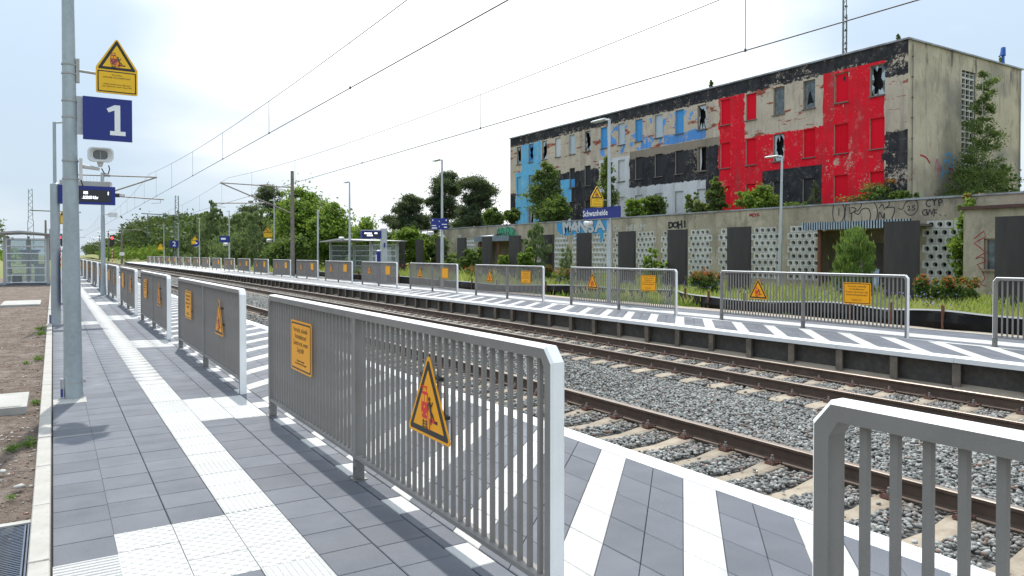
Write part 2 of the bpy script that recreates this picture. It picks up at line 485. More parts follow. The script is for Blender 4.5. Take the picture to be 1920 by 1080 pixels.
def stucco(name, a, b, gable):
    n = NT(name)
    v = n.coord()
    c = n.mix(n.rng(n.noise(0.45, 8, 0.62), 0.35, 0.66), a, b)
    c = n.mix(n.rng(n.noise(2.2, 7, 0.65, sc=(1, 1, 0.22)), 0.52, 0.72, 0, 0.75), c, tuple(k * 0.42 for k in b))
    c = n.mix(n.rng(n.noise(7, 6, 0.7), 0.58, 0.72, 0, 0.35), c, tuple(min(1, k * 1.5) for k in a))
    c = n.mix(n.rng(n.noise(0.8, 5, 0.5, dist=1.0), 0.62, 0.70, 0, 0.5), c, tuple(k * 1.25 for k in a))
    s = n.n('ShaderNodeSeparateXYZ')
    n.l(v, s.inputs[0])
    if gable:
        zz = s.outputs[2]
        top = n.math('MULTIPLY', n.rng(zz, 9.4, 12.8, 0, 1), n.rng(n.noise(1.6, 6, 0.7, sc=(1, 1, 0.25)), 0.55, 0.64, 0, 0.85))
        c = n.mix(top, c, (0.07, 0.062, 0.055))
        # soot-grey bloom patches and bare brick
        c = n.mix(n.rng(n.noise(0.30, 3, 0.5), 0.50, 0.66, 0, 0.75), c, (0.19, 0.185, 0.165))
        c = n.mix(n.rng(n.noise(1.4, 7, 0.7, dist=0.5), 0.60, 0.63, 0, 0.5), c, (0.33, 0.26, 0.18))
        c = n.mix(n.rng(n.noise(3.5, 8, 0.8), 0.60, 0.66, 0, 0.4), c, (0.24, 0.21, 0.16))
        bm = n.math('MULTIPLY', n.rng(n.noise(1.1, 6, 0.7, sc=(1, 1, 1.6)), 0.635, 0.66), n.rng(zz, 11.6, 12.4, 0.0, 1.0))
        bm2 = n.math('MULTIPLY', n.rng(n.noise(0.9, 6, 0.7, sc=(1.2, 1, 1)), 0.60, 0.62), n.rng(zz, 6.8, 6.2, 0.0, 1.0))
        c = n.mix(n.math('MAXIMUM', bm, bm2), c, (0.34, 0.12, 0.08))
    else:
        zz = s.outputs[2]
        c = n.mix(n.math('MULTIPLY', n.rng(zz, 2.2, 3.6, 0, 1), n.rng(n.noise(1.5, 6, 0.7, sc=(1, 1, 0.2)), 0.55, 0.66, 0, 0.7)), c, (0.05, 0.045, 0.04))
        c = n.mix(n.math('MULTIPLY', n.rng(zz, 0.9, 0.0, 0, 1), n.rng(n.noise(2.5, 6, 0.7), 0.4, 0.6, 0, 0.7)), c, (0.09, 0.10, 0.05))
        c = n.mix(n.rng(n.noise(0.7, 7, 0.7), 0.50, 0.60, 0, 0.45), c, (0.17, 0.15, 0.12))
        c = n.mix(n.rng(n.noise(1.9, 7, 0.7, dist=0.6), 0.60, 0.64, 0, 0.5), c, (0.50, 0.45, 0.36))
    n.bump(n.math('ADD', n.noise(6, 8, 0.7), n.math('MULTIPLY', n.noise(40, 4), 0.3)), 0.6, 0.03)
    return n.fin(c, 0.95)


def facade_material():
    """flaking paint fields of the abandoned block, by position on the wall (y along, z up)"""
    n = NT('facade_paint')
    s = n.n('ShaderNodeSeparateXYZ')
    n.l(n.coord(), s.inputs[0])
    Y, Z = s.outputs[1], s.outputs[2]
    flake = n.noise(2.6, 9, 0.72)
    flake2 = n.math('ADD', n.noise(5.5, 9, 0.85), n.math('MULTIPLY', n.math('SUBTRACT', n.noise(0.55, 6, 0.75), 0.46), 0.9))
    edge = n.math('MULTIPLY', n.math('SUBTRACT', n.noise(0.9, 7, 0.65), 0.5), 1.0)
    # plaster
    c = n.mix(n.rng(n.noise(0.5, 8, 0.6), 0.35, 0.65), (0.60, 0.51, 0.40), (0.49, 0.415, 0.325))
    c = n.mix(n.rng(n.noise(5, 7, 0.7, sc=(1, 1, 0.3)), 0.55, 0.72, 0, 0.6), c, (0.17, 0.14, 0.11))
    brick = n.math('MULTIPLY', n.rng(n.noise(0.85, 5, 0.7, sc=(1, 0.5, 2.4)), 0.575, 0.60), n.math('GREATER_THAN', flake2, 0.44))
    c = n.mix(brick, c, (0.30, 0.085, 0.055))

    def field(c, col, y0, y1, z0, z1, amp=0.12, thr=0.36, soft=0.03, col2=None, fl=None):
        e = n.math('MULTIPLY', edge, amp * 8)
        yy = n.math('ADD', Y, e)
        zz = n.math('ADD', Z, n.math('MULTIPLY', n.math('SUBTRACT', flake, 0.5), amp * 4))
        m = n.math('MULTIPLY', n.math('GREATER_THAN', yy, y0), n.math('LESS_THAN', yy, y1))
        m = n.math('MULTIPLY', m, n.math('MULTIPLY', n.math('GREATER_THAN', zz, z0), n.math('LESS_THAN', zz, z1)))
        m = n.math('MULTIPLY', m, n.rng(fl or flake2, thr, thr + soft))
        if col2:
            col = n.mix(n.rng(n.noise(1.3, 5), 0.4, 0.62), col, col2)
        return n.mix(m, c, col)
    black, black2 = (0.022, 0.022, 0.026), (0.040, 0.040, 0.046)
    # cornice band, scaly
    c = field(c, black, 20, 64, 12.25, 13.4, 0.16, 0.445, 0.03, black2)
    c = field(c, black, 20, 64, 12.45, 13.4, 0.05, 0.38, 0.03, black2)
    c = field(c, black, 20, 24.3, 11.3, 13.4, 0.2, 0.47, 0.03, black2)
    # light blue tower at far end
    cy, cy2 = (0.12, 0.42, 0.70), (0.17, 0.48, 0.72)
    c = field(c, (0.12, 0.42, 0.70), 57.3, 60.7, 9.2, 12.2, 0.16, 0.43, 0.02, cy2)
    c = field(c, cy, 57.3, 61.75, 3, 9.6, 0.05, 0.37, 0.02, cy2)
    c = field(c, black, 61.75, 64, 3, 7.6, 0.1, 0.38, 0.03, black2)
    # black lower middle + blue insert
    c = field(c, black, 48.65, 57.2, 3, 8.85, 0.16, 0.40, 0.02, black2)
    c = field(c, cy, 52.5, 55.2, 6.2, 8.25, 0.02, 0.33, 0.02, cy2)
    # peeling mid-blue patches
    flake3 = n.noise(0.95, 8, 0.6)
    c = field(c, (0.09, 0.30, 0.70), 36.7, 48.4, 9.75, 12.0, 0.2, 0.52, 0.012, (0.13, 0.35, 0.74), flake3)
    c = field(c, (0.10, 0.28, 0.62), 36.7, 40.9, 9.75, 10.5, 0.1, 0.42, 0.02)
    # white base with black storey above
    c = field(c, (0.60, 0.61, 0.62), 36.7, 48.6, 3, 9.45, 0.05, 0.38, 0.03, (0.66, 0.67, 0.68))
    c = field(c, (0.285, 0.24, 0.185), 35.5, 44.75, 6.9, 9.7, 0.0, 0.0, 0.01)
    c = field(c, black, 35.5, 44.75, 6.85, 9.1, 0.14, 0.385, 0.02, black2)
    c = field(c, black, 35.5, 36.7, 3, 6.9, 0.04, 0.36, 0.02, black2)
    # reds
    red, red2 = (0.78, 0.010, 0.028), (0.68, 0.012, 0.026)
    c = field(c, red, 33.3, 35.5, 3, 12.25, 0.10, 0.385, 0.02, red2)
    c = field(c, red, 27.4, 33.3, 3, 9.25, 0.12, 0.385, 0.02, red2)
    c = field(c, red, 23.62, 27.45, 3, 12.3, 0.03, 0.385, 0.02, red2)
    c = field(c, black, 27.5, 31.85, 3, 6.95, 0.02, 0.34, 0.02, black2)
    c = field(c, black, 20, 23.62, 3, 8.3, 0.25, 0.43, 0.03, black2)
    # grime running down the wall
    c = n.mix(n.rng(n.noise(1.6, 8, 0.72, sc=(1, 1, 0.12)), 0.5, 0.72, 0, 0.5), c, (0.10, 0.09, 0.08))
    c = n.mix(n.rng(n.noise(2.4, 8, 0.75), 0.56, 0.70, 0, 0.35), c, (0.42, 0.38, 0.33))
    n.bump(n.math('ADD', n.math('MULTIPLY', flake2, 0.6), n.noise(3, 9, 0.75)), 0.7, 0.06)
    return n.fin(c, 0.88, 0, 0.2)


build_materials()


# ================================================================== geometry helpers
class MB:
    def __init__(s):
        s.v, s.f, s.m = [], [], []

    def box(s, x0, x1, y0, y1, z0, z1, mi=0):
        b = len(s.v)
        s.v += [(x0, y0, z0), (x1, y0, z0), (x1, y1, z0), (x0, y1, z0), (x0, y0, z1), (x1, y0, z1), (x1, y1, z1), (x0, y1, z1)]
        for q in ((0, 3, 2, 1), (4, 5, 6, 7), (0, 1, 5, 4), (1, 2, 6, 5), (2, 3, 7, 6), (3, 0, 4, 7)):
            s.f.append(tuple(b + i for i in q))
            s.m.append(mi)
        return s

    def poly(s, pts, mi=0):
        b = len(s.v)
        s.v += [tuple(p) for p in pts]
        s.f.append(tuple(range(b, b + len(pts))))
        s.m.append(mi)
        return s

    def prism(s, pts2, a, b_, axis='y', mi=0, cap=None):
        """extrude 2-D polygon (u,v) between a and b_ along axis"""
        def P(u, v, w):
            return {'y': (u, w, v), 'x': (w, u, v), 'z': (u, v, w)}[axis]
        n = len(pts2)
        o = len(s.v)
        s.v += [P(u, v, a) for u, v in pts2] + [P(u, v, b_) for u, v in pts2]
        s.f.append(tuple(o + i for i in range(n))[::-1])
        s.f.append(tuple(o + n + i for i in range(n)))
        s.m += [mi if cap is None else cap] * 2
        for i in range(n):
            j = (i + 1) % n
            s.f.append((o + i, o + j, o + n + j, o + n + i))
            s.m.append(mi)
        return s

    def tube(s, p, q, r0, r1=None, seg=8, mi=0, cap=True):
        p, q = Vector(p), Vector(q)
        r1 = r0 if r1 is None else r1
        d = (q - p)
        if d.length < 1e-6:
            return s
        d.normalize()
        u = d.orthogonal().normalized()
        w = d.cross(u)
        o = len(s.v)
        for c, r in ((p, r0), (q, r1)):
            for i in range(seg):
                a = 2 * math.pi * i / seg
                s.v.append(tuple(c + (u * math.cos(a) + w * math.sin(a)) * r))
        for i in range(seg):
            j = (i + 1) % seg
            s.f.append((o + i, o + j, o + seg + j, o + seg + i))
            s.m.append(mi)
        if cap:
            s.f.append(tuple(o + i for i in range(seg))[::-1])
            s.f.append(tuple(o + seg + i for i in range(seg)))
            s.m += [mi, mi]
        return s

    def path(s, pts, r, seg=6, mi=0):
        for a, b in zip(pts[:-1], pts[1:]):
            s.tube(a, b, r, r, seg, mi)
        return s

    def mesh(s, name, mats, smooth=False):
        me = bpy.data.meshes.new(name)
        me.from_pydata(s.v, [], s.f)
        for m in (mats if isinstance(mats, (list, tuple)) else [mats]):
            me.materials.append(m)
        if any(s.m):
            me.polygons.foreach_set('material_index', s.m)
        if smooth:
            me.polygons.foreach_set('use_smooth', [True] * len(s.f))
            try:
                me.set_sharp_from_angle(angle=R(40))
            except Exception:
                pass
        me.update()
        return me

    def obj(s, name, mats, parent=None, smooth=False, loc=None, **kw):
        return link(name, s.mesh(name, mats, smooth), parent, loc, **kw)


def link(name, me, parent=None, loc=None, rz=None, **kw):
    o = bpy.data.objects.new(name, me)
    COL.objects.link(o)
    if parent:
        o.parent = parent
    if loc is not None:
        o.location = loc
    if rz is not None:
        o.rotation_euler = (0, 0, rz)
    for k, v in kw.items():
        if v is not None:
            o[k] = v
    return o


def thing(name, label, cat, loc=(0, 0, 0), rz=0, group=None):
    o = bpy.data.objects.new(name, None)
    COL.objects.link(o)
    o.location = loc
    o.rotation_euler = (0, 0, rz)
    o.empty_display_size = 0.2
    o['label'] = label
    o['category'] = cat
    if group:
        o['group'] = group
    return o


def setting(name, loc=(0, 0, 0)):
    o = bpy.data.objects.new(name, None)
    COL.objects.link(o)
    o.location = loc
    o['kind'] = 'structure'
    return o


def clone(root, loc, rz=None, label=None, relabel=None):
    r = root.copy()
    COL.objects.link(r)
    r.location = loc
    if rz is not None:
        r.rotation_euler = (0, 0, rz)
    if label:
        r['label'] = label
    for ch in root.children:
        c = ch.copy()
        COL.objects.link(c)
        c.parent = r
        for g in ch.children:
            d = g.copy()
            COL.objects.link(d)
            d.parent = c
    return r


def npmesh(name, V, F, mats, mi=None, smooth=False):
    """V (n,3), F (m,3 or 4) arrays"""
    me = bpy.data.meshes.new(name)
    V = np.ascontiguousarray(V, dtype=np.float32)
    F = np.ascontiguousarray(F, dtype=np.int32)
    k = F.shape[1]
    me.vertices.add(len(V))
    me.vertices.foreach_set('co', V.ravel())
    me.loops.add(F.size)
    me.loops.foreach_set('vertex_index', F.ravel())
    me.polygons.add(len(F))
    me.polygons.foreach_set('loop_start', np.arange(0, F.size, k, dtype=np.int32))
    me.polygons.foreach_set('loop_total', np.full(len(F), k, dtype=np.int32))
    for m in (mats if isinstance(mats, (list, tuple)) else [mats]):
        me.materials.append(m)
    if mi is not None:
        me.polygons.foreach_set('material_index', np.ascontiguousarray(mi, dtype=np.int32))
    me.update(calc_edges=True)
    return me


_txt = {}


def text_mesh(body, size, mat, align='CENTER', ext=0.001, space=1.0, bold=0.0, sx=1.0):
    key = (body, size, mat.name, align, ext, space, bold, sx)
    if key in _txt:
        return _txt[key]
    cu = bpy.data.curves.new('t', 'FONT')
    cu.body = body
    cu.size = size
    cu.align_x = align
    cu.align_y = 'CENTER'
    cu.extrude = ext
    cu.offset = bold
    cu.resolution_u = 2
    cu.space_line = space
    ob = bpy.data.objects.new('t', cu)
    COL.objects.link(ob)
    bpy.context.view_layer.update()
    me = bpy.data.meshes.new_from_object(ob.evaluated_get(bpy.context.evaluated_depsgraph_get()))
    COL.objects.unlink(ob)
    bpy.data.objects.remove(ob)
    me.transform(Matrix.Rotation(math.pi / 2, 4, 'X') @ Matrix.Diagonal((sx, 1, 1, 1)))   # stand up, facing -y
    me.materials.clear()
    me.materials.append(mat)
    me.name = 'lettering'
    _txt[key] = me
    return me


def lettering(parent, body, size, mat, loc, **k):
    return link('lettering', text_mesh(body, size, M[mat], **k), parent, loc)


ORD = ['first', 'second', 'third', 'fourth', 'fifth', 'sixth', 'seventh', 'eighth', 'ninth', 'tenth', 'eleventh', 'twelfth', 'thirteenth',
       'fourteenth', 'fifteenth', 'sixteenth', 'seventeenth', 'eighteenth', 'nineteenth', 'twentieth', 'twenty-first', 'twenty-second', 'twenty-third']

# ================================================================== platforms
KX = -0.015


def tile_mesh(name, w, l, skew=0.0, mat=None, z=0.0, h=0.06, ch=0.004, gap=0.004):
    """tile from (0,0) to (w,l); skew shifts the far x edge along y"""
    b = MB()
    g = gap / 2
    def q(ins, zz):
        i = g + ins
        def P(x, y):
            return (x, y + skew * x / w, zz)
        return [P(i, i), P(w - i, i), P(w - i, l - i), P(i, l - i)]
    lo, mid, top = q(0, z - h), q(0, z - ch), q(ch, z)
    b.v = lo + mid + top
    for k in range(4):
        j = (k + 1) % 4
        b.f += [(k, j, 4 + j, 4 + k), (4 + k, 4 + j, 8 + j, 8 + k)]
    b.f.append((8, 9, 10, 11))
    b.m = [0] * len(b.f)
    return b.mesh(name, mat)


def rib_mesh(name, w, l, along='y'):
    b = MB()
    g = 0.002
    b.box(g, w - g, g, l - g, -0.06, 0.0)
    nr = 9 if along == 'y' else 8
    W = w if along == 'y' else l
    for i in range(nr):
        c = (i + 0.5) * W / nr
        a = W / nr * 0.27
        t = a * 0.6
        if along == 'y':
            b.prism([(c - a, 0.0005), (c + a, 0.0005), (c + t, 0.0035), (c - t, 0.0035)], g + .004, l - g - .004, 'y')
        else:
            b.prism([(c - a, 0.0005), (c + a, 0.0005), (c + t, 0.005), (c - t, 0.005)], g + .004, w - g - .004, 'x')
    return b.mesh(name, M['tile_tactile'])


def dot_mesh(name, w, l):
    b = MB()
    g = 0.002
    b.box(g, w - g, g, l - g, -0.06, 0.0)
    for i in range(8):
        for j in range(8):
            if (i + j) % 2:
                continue
            cx, cy = (i + .5) * w / 8, (j + .5) * l / 8
            o = len(b.v)
            for r, zz in ((0.0165, 0.0003), (0.011, 0.0036)):
                for k in range(6):
                    b.v.append((cx + r * math.cos(k * 1.0472), cy + r * math.sin(k * 1.0472), zz))
            for k in range(6):
                kk = (k + 1) % 6
                b.f.append((o + k, o + kk, o + 6 + kk, o + 6 + k))
                b.m.append(0)
            b.f.append(tuple(o + 6 + k for k in range(6)))
            b.m.append(0)
    return b.mesh(name, M['tile_tactile'])


CX, CZ = math.sin(0.5584), math.cos(0.5584)


def view_px(x, y, lim=1010):
    """rough size rank: distance from the eye, -1 outside the view"""
    d = x * CX + y * CZ
    u = x * CZ - y * CX
    if d < 0.4:
        return -1
    t = u / d * 1378
    if abs(t) > lim:
        return -1
    if 1378 * 1.6 / d > 620:
        return -1
    return 1 / math.hypot(x, y)


def lay_tiles(parent, items, name='paving_tile', maxn=300):
    """items: list of (mesh, x, y); the largest in view are objects, the rest one joined stuff part"""
    sc = [(view_px(x + .15, y + .15), i) for i, (m, x, y) in enumerate(items)]
    sc.sort(reverse=True)
    own = set(i for s_, i in sc[:maxn] if s_ > 0)
    rest = {}
    for i, (m, x, y) in enumerate(items):
        if i in own:
            link(name, m, parent, (x, y, random.uniform(-0.0012, 0.0008)))
        else:
            rest.setdefault(m, []).append((x, y))
    V, F, MI, mats, off = [], [], [], [], 0
    for m, ps in rest.items():
        co = np.array([v.co[:] for v in m.vertices])
        # only the box faces (far tiles are too small to show relief)
        tris = []
        for p in m.polygons:
            vs = list(p.vertices)
            for a in range(1, len(vs) - 1):
                tris.append((vs[0], vs[a], vs[a + 1]))
        tr = np.array(tris)
        if len(tr) > 60:
            co = co[:8]
            tr = tr[:12]
        mat = m.materials[0]
        if mat not in mats:
            mats.append(mat)
        for x, y in ps:
            V.append(co + np.array([x, y, 0]))
            F.append(tr + off)
            MI += [mats.index(mat)] * len(tr)
            off += len(co)
    if V:
        me = npmesh(name + '_field', np.concatenate(V), np.concatenate(F), mats, MI)
        link(name, me, parent, kind='stuff')


T = 0.306
TD = tile_mesh('tile_d', 0.302, T, 0, M['tile_dark'])
TW = tile_mesh('tile_w', 0.302, T, 0, M['tile_white'])
TR = rib_mesh('tile_rib', 0.302, T, 'y')
TRX = rib_mesh('tile_ribx', 0.302, T, 'x')
TDOT = dot_mesh('tile_dot', 0.302, T)
SD = tile_mesh('tile_small_d', 0.148, T, 0.0, M['tile_dark'])
SW = tile_mesh('tile_small_w', 0.148, T, 0.0, M['tile_white'])
HD = tile_mesh('tile_skew_d', 0.3083, T, 0.3083, M['tile_dark'])
HW = tile_mesh('tile_skew_w', 0.3083, T, 0.3083, M['tile_white'])

plat = setting('platform')
Y0, Y1 = -3.0, 88.0
MB().box(-0.03, 3.80, Y0, Y1, -0.75, -0.042).obj('bedding', M['joint'], plat)
items = []
cols = [-0.015, 0.281, 0.583, 0.885, 1.187, 1.490, 1.793]
offs = [0.10, 0.257, 0.12, 0.239, 0.239, 0.099]
gaps = [(1.25, 2.42), (7.45, 8.68)] + [(8.7 + 6.4 * k - 1.3, 8.7 + 6.4 * k) for k in range(1, 12)]
for ci in range(6):
    x = cols[ci]
    base = [4.41, 4.735, 4.735, 3.829, 3.840, 3.772][ci]
    k0 = int((Y0 - base) / T) - 1
    k1 = int((Y1 - base) / T)
    for k in range(k0, k1):
        y = base + k * T
        yc = y + T / 2
        m = TD
        if ci == 0 and 3.4 < yc < 4.41:
            m = TRX
        elif ci in (1, 2) and 3.82 < yc < 4.735:
            m = TDOT
        elif ci in (1, 2) and 19.0 < yc < 19.9:
            m = TRX
        elif ci == 3:
            m = TDOT if (3.82 < yc < 4.74 or 7.45 < yc < 8.7 or 1.2 < yc < 2.4 or 14.1 < yc < 14.9) else TR
        elif ci in (4, 5):
            if any(a < yc < b for a, b in gaps[:2]):
                m = TDOT
            elif any(a < yc < b for a, b in gaps[2:]):
                m = TDOT if y < 22 else TW
        items.append((m, x, y))
k = 0
y = 3.268 - 22 * T
while y < Y1:
    items.append((SW if k % 3 == (22 % 3) else SD, 1.797, y))
    y += T
    k += 1
for c in range(6):
    x = 1.947 + c * 0.3083
    y = 2.859 - (1.85 - c * 0.3083) - 0.306 * 24
    k = 0
    while y < Y1 - 1:
        if y > Y0:
            items.append((HW if k % 3 == (24 - 1) % 3 else HD, x, y))
        y += T
        k += 1
lay_tiles(plat, items)
b = MB()
for i in range(0, int((Y1 - Y0) / 1.0)):
    b.box(3.80, 3.99, Y0 + i + 0.003, Y0 + i + 0.997, -0.10, 0.001)
b.obj('platform_edge', M['edge_white'], plat)
# kerb stones, each 1 m
kb = MB()
for z0, z1, i in ((-0.25, 0.028, 0.0),):
    kb.box(0.0, 0.098, 0.003, 0.997, z0, z1 - 0.008)
    kb.v += [(0.006, 0.009, z1), (0.092, 0.009, z1), (0.092, 0.991, z1), (0.006, 0.991, z1)]
    for k in range(4):
        j = (k + 1) % 4
        kb.f.append((4 + k, 4 + j, 8 + j, 8 + k))
        kb.m.append(0)
    kb.f.append((8, 9, 10, 11))
    kb.m.append(0)
kerb_me = kb.mesh('kerb_stone', M['kerb'])
for i in range(46):
    link('kerb_stone', kerb_me, plat, (-0.122, -2.55 + i * 1.0, random.uniform(-.002, .002)))
MB().box(-0.122, -0.024, 43.45, Y1, -0.25, 0.026).obj('kerb_strip', M['kerb'], plat)
# pale mortar patches at the pole feet
for (x, y, r_) in ((0.13, 9.30, 0.15), (0.0, 19.6, 0.16)):
    MB().box(x - 0.14, x + 0.17, y - 0.16, y + 0.16, -0.01, 0.0045).obj('mortar_patch', M['concrete'], plat)

# --------------------------------------------------------------- right platform
plat2 = setting('platform')
plat2['label'] = 'far platform across the tracks'
PX = 11.80
A0, A1 = -4.0, 164.0
MB().box(PX + 0.16, 15.70, A0, A1, -0.75, -0.042).obj('bedding', M['joint'], plat2)
items = []
for c in range(5):
    x = 12.06 + c * 0.3083
    y = 6.24 - 0.3083 * 0 - 0.30 * 36 + c * 0.3083
    k = 0
    while y < 70:
        if y > A0:
            items.append((HW if k % 3 == 0 else HD, x, y))
        y += T
        k += 1
for k in range(int((70 - A0) / T)):
    y = A0 + k * T
    items.append((SW, 13.605, y))
for c in range(6):
    x = 13.76 + c * 0.302
    for k in range(int((70 - A0) / T)):
        y = A0 + k * T
        items.append(((TW if c in (1, 2) else TD), x, y))
lay_tiles(plat2, items)
MB().box(PX + 0.262, 15.58, 70.2, A1, -0.06, -0.002).obj('paving_far', M['tile_white'], plat2)
# edge slabs: one metre white L-shaped units
es = MB().prism([(0.0, -0.085), (0.0, -0.012), (0.014, 0.0), (0.255, 0.0), (0.255, -0.085)], 0.003, 1.997, 'y')
es_me = es.mesh('edge_slab', M['edge_white'])
for i in range(80):
    link('edge_slab', es_me, plat2, (PX, A0 + i * 2.0, random.uniform(-.0015, .0015)))
# retaining boards and piles
wp = MB().box(0.0, 0.06, 0.06, 0.94, -0.60, -0.085)
wp.prism([(0.0, -0.56), (-0.16, -0.60), (0.0, -0.60)], 0.03, 0.97, 'y')
wall_me = MB().box(0.0, 0.06, 0.0, 0.998, -0.62, -0.0875).mesh('retaining_board', M['retain'])
pile = MB()
pile.box(-0.185, -0.165, -0.062, 0.062, -0.62, -0.105)
pile.box(-0.167, 0.0, -0.01, 0.01, -0.62, -0.105)
pile_me = pile.mesh('pile', M['pile'])
b = MB()
for i in range(int(A1 - A0)):
    y = A0 - 0.02 + i
    if i < 110:
        link('retaining_board', wall_me, plat2, (PX + 0.22, y, 0))
        link('pile', pile_me, plat2, (PX + 0.222, y, 0))
MB().box(PX + 0.22, PX + 0.28, A0 + 110, A1, -0.62, -0.0875).obj('retaining_wall', M['concrete'], plat2)
b = MB()
for i in range(120):
    y = A0 + i
    b.prism([(PX - 0.34, -0.585), (PX + 0.215, -0.43 + .03 * math.sin(i * 2.3)), (PX + 0.215, -0.62), (PX - 0.34, -0.62)], y, y + 1.0, 'y')
b.obj('sand_fillet', M['path_sand'], plat2)
MB().box(15.58, 15.70, A0, A1, -0.2, 0.012).obj('kerb_strip', M['kerb'], plat2)

# ================================================================== ground
b = MB().box(-900, 900, -60, 1400, -0.9, -0.66)
g = b.obj('ground', M['meadow'])
g['kind'] = 'structure'
def hgrid(name, x0, x1, y0, y1, nx, ny, fn, mat):
    xs, ys = np.linspace(x0, x1, nx), np.linspace(y0, y1, ny)
    X, Y = np.meshgrid(xs, ys, indexing='ij')
    Zv = fn(X, Y)
    V = np.stack([X, Y, Zv], -1).reshape(-1, 3)
    i, j = np.meshgrid(np.arange(nx - 1), np.arange(ny - 1), indexing='ij')
    a = (i * ny + j).ravel()
    F = np.stack([a, a + ny, a + ny + 1, a + 1], -1)
    me = npmesh(name, V, F, mat)
    me.polygons.foreach_set('use_smooth', [True] * len(F))
    o = link(name, me)
    o['kind'] = 'structure'
    return o


def wob(X, Y, s=1.0):
    return (np.sin(X * 3.1 + Y * 1.7) * np.sin(Y * 2.3 - X * .9) + 0.5 * np.sin(X * 7.7 + 1) * np.sin(Y * 6.1)) * s


def rough(X, Y):
    z = 0
    rg = np.random.default_rng(5)
    for k in range(26):
        f = 1.5 * 1.19 ** k
        a = rg.uniform(0, 6.28)
        z = z + np.sin(X * f * math.cos(a) + Y * f * math.sin(a) + rg.uniform(0, 6.28)) * np.sin(Y * f * .83 * math.cos(a + 1) - X * f * .7 + rg.uniform(0, 6)) / (1 + k * .35)
    return z


soil_z = lambda X, Y: -0.040 + rough(X, Y) * 0.0075
hgrid('soil', -3.4, -0.12, 3.2, 30, 130, 560, soil_z, M['soil'])
hgrid('soil', -40, -3.3, 3.2, 30, 90, 120, soil_z, M['soil'])
hgrid('soil', -40, -0.12, 29.98, 60, 160, 160, soil_z, M['soil'])
hgrid('meadow_left', -60, -0.13, 60, 420, 60, 160, lambda X, Y: -0.15 + wob(X * .2, Y * .1, .1), M['meadow'])
hgrid('garden_ground', 15.70, 80, -6, 165, 60, 120, lambda X, Y: -0.03 + wob(X * .3, Y * .3, .03), M['meadow'])
hgrid('dirt_path', 15.70, 16.35, -6, 60, 8, 120, lambda X, Y: -0.004 + wob(X, Y, .008), M['path_sand'])
hgrid('embankment', 15.0, 90, 160, 520, 40, 60, lambda X, Y: -0.7 + 1.9 * np.clip((X - 16 + (Y - 190) * 0.02) / 9, 0, 1) ** 1.0 * np.clip((Y - 160) / 25, 0, 1) + wob(X * .3, Y * .1, .1), M['meadow'])
bb = hgrid('track_bed', 3.7, 12.02, -6, 520, 24, 300, lambda X, Y: -0.595 + wob(X, Y, 0.006), M['ballast_bed'])

# ================================================================== tracks
RAILTOP = -0.36


def rail_profile():
    z = RAILTOP
    return [(-0.075, z - .172), (0.075, z - .172), (0.075, z - .160), (0.012, z - .138), (0.010, z - .045), (0.036, z - .034), (0.036, z - .008), (0.028, z), (-0.028, z), (-0.036, z - .008), (-0.036, z - .034), (-0.010, z - .045), (-0.012, z - .138), (-0.075, z - .160)]


def make_rail(parent, x):
    b = MB()
    pr = rail_profile()
    b.prism([(u + x, v) for u, v in pr], -5, 500, 'y')
    for k in (7, 8, 6):
        b.m[2 + k] = 1
    return b.obj('rail', [M['rail'], M['rail_top']], parent)


def sleeper_mesh():
    b = MB()
    xs = [-1.30, -1.22, -0.98, -0.60, -0.25, 0.25, 0.60, 0.98, 1.22, 1.30]
    zt = [-.565, -.545, -.536, -.540, -.585, -.585, -.540, -.536, -.545, -.565]
    hw = [.105, .115, .12, .115, .095, .095, .115, .12, .115, .105]
    o = 0
    for x, z, w in zip(xs, zt, hw):
        b.v += [(x, -w - .045, -.72), (x, -w, z - 0.006), (x, -w + .01, z), (x, w - .01, z), (x, w, z - 0.006), (x, w + .045, -.72)]
    for i in range(len(xs) - 1):
        for k in range(5):
            b.f.append((i * 6 + k, i * 6 + k + 1, i * 6 + 6 + k + 1, i * 6 + 6 + k))
            b.m.append(0)
    b.f.append((0, 1, 2, 3, 4, 5))
    L = (len(xs) - 1) * 6
    b.f.append((L + 5, L + 4, L + 3, L + 2, L + 1, L))
    b.m += [0, 0]
    return b.mesh('sleeper', M['sleeper'])


SL = sleeper_mesh()


def clip_mesh():
    b = MB()
    zb = RAILTOP - .172
    # angled guide plate, spring clip loops, hexagonal screw; +x is away from the rail
    b.prism([(0.078, zb - .004), (0.175, zb - .004), (0.165, zb + .022), (0.085, zb + .012)], -0.055, 0.055, 'y', 0)
    for sgn in (-1, 1):
        pts = [(0.12, sgn * .012, zb + .045), (0.15, sgn * .03, zb + .055), (0.155, sgn * .062, zb + .045), (0.12, sgn * .078, zb + .035), (0.07, sgn * .07, zb + .028), (0.045, sgn * .05, zb + .022)]
        b.path(pts, 0.0075, 5, 0)
    b.tube((0.12, 0, zb), (0.12, 0, zb + .055), 0.022, seg=8, mi=1)
    b.tube((0.12, 0, zb + .055), (0.12, 0, zb + .085), 0.013, seg=6, mi=1)
    return b.mesh('rail_clip', [M['rust_clip'], M['bolt']])


CL = clip_mesh()
SP = 0.615


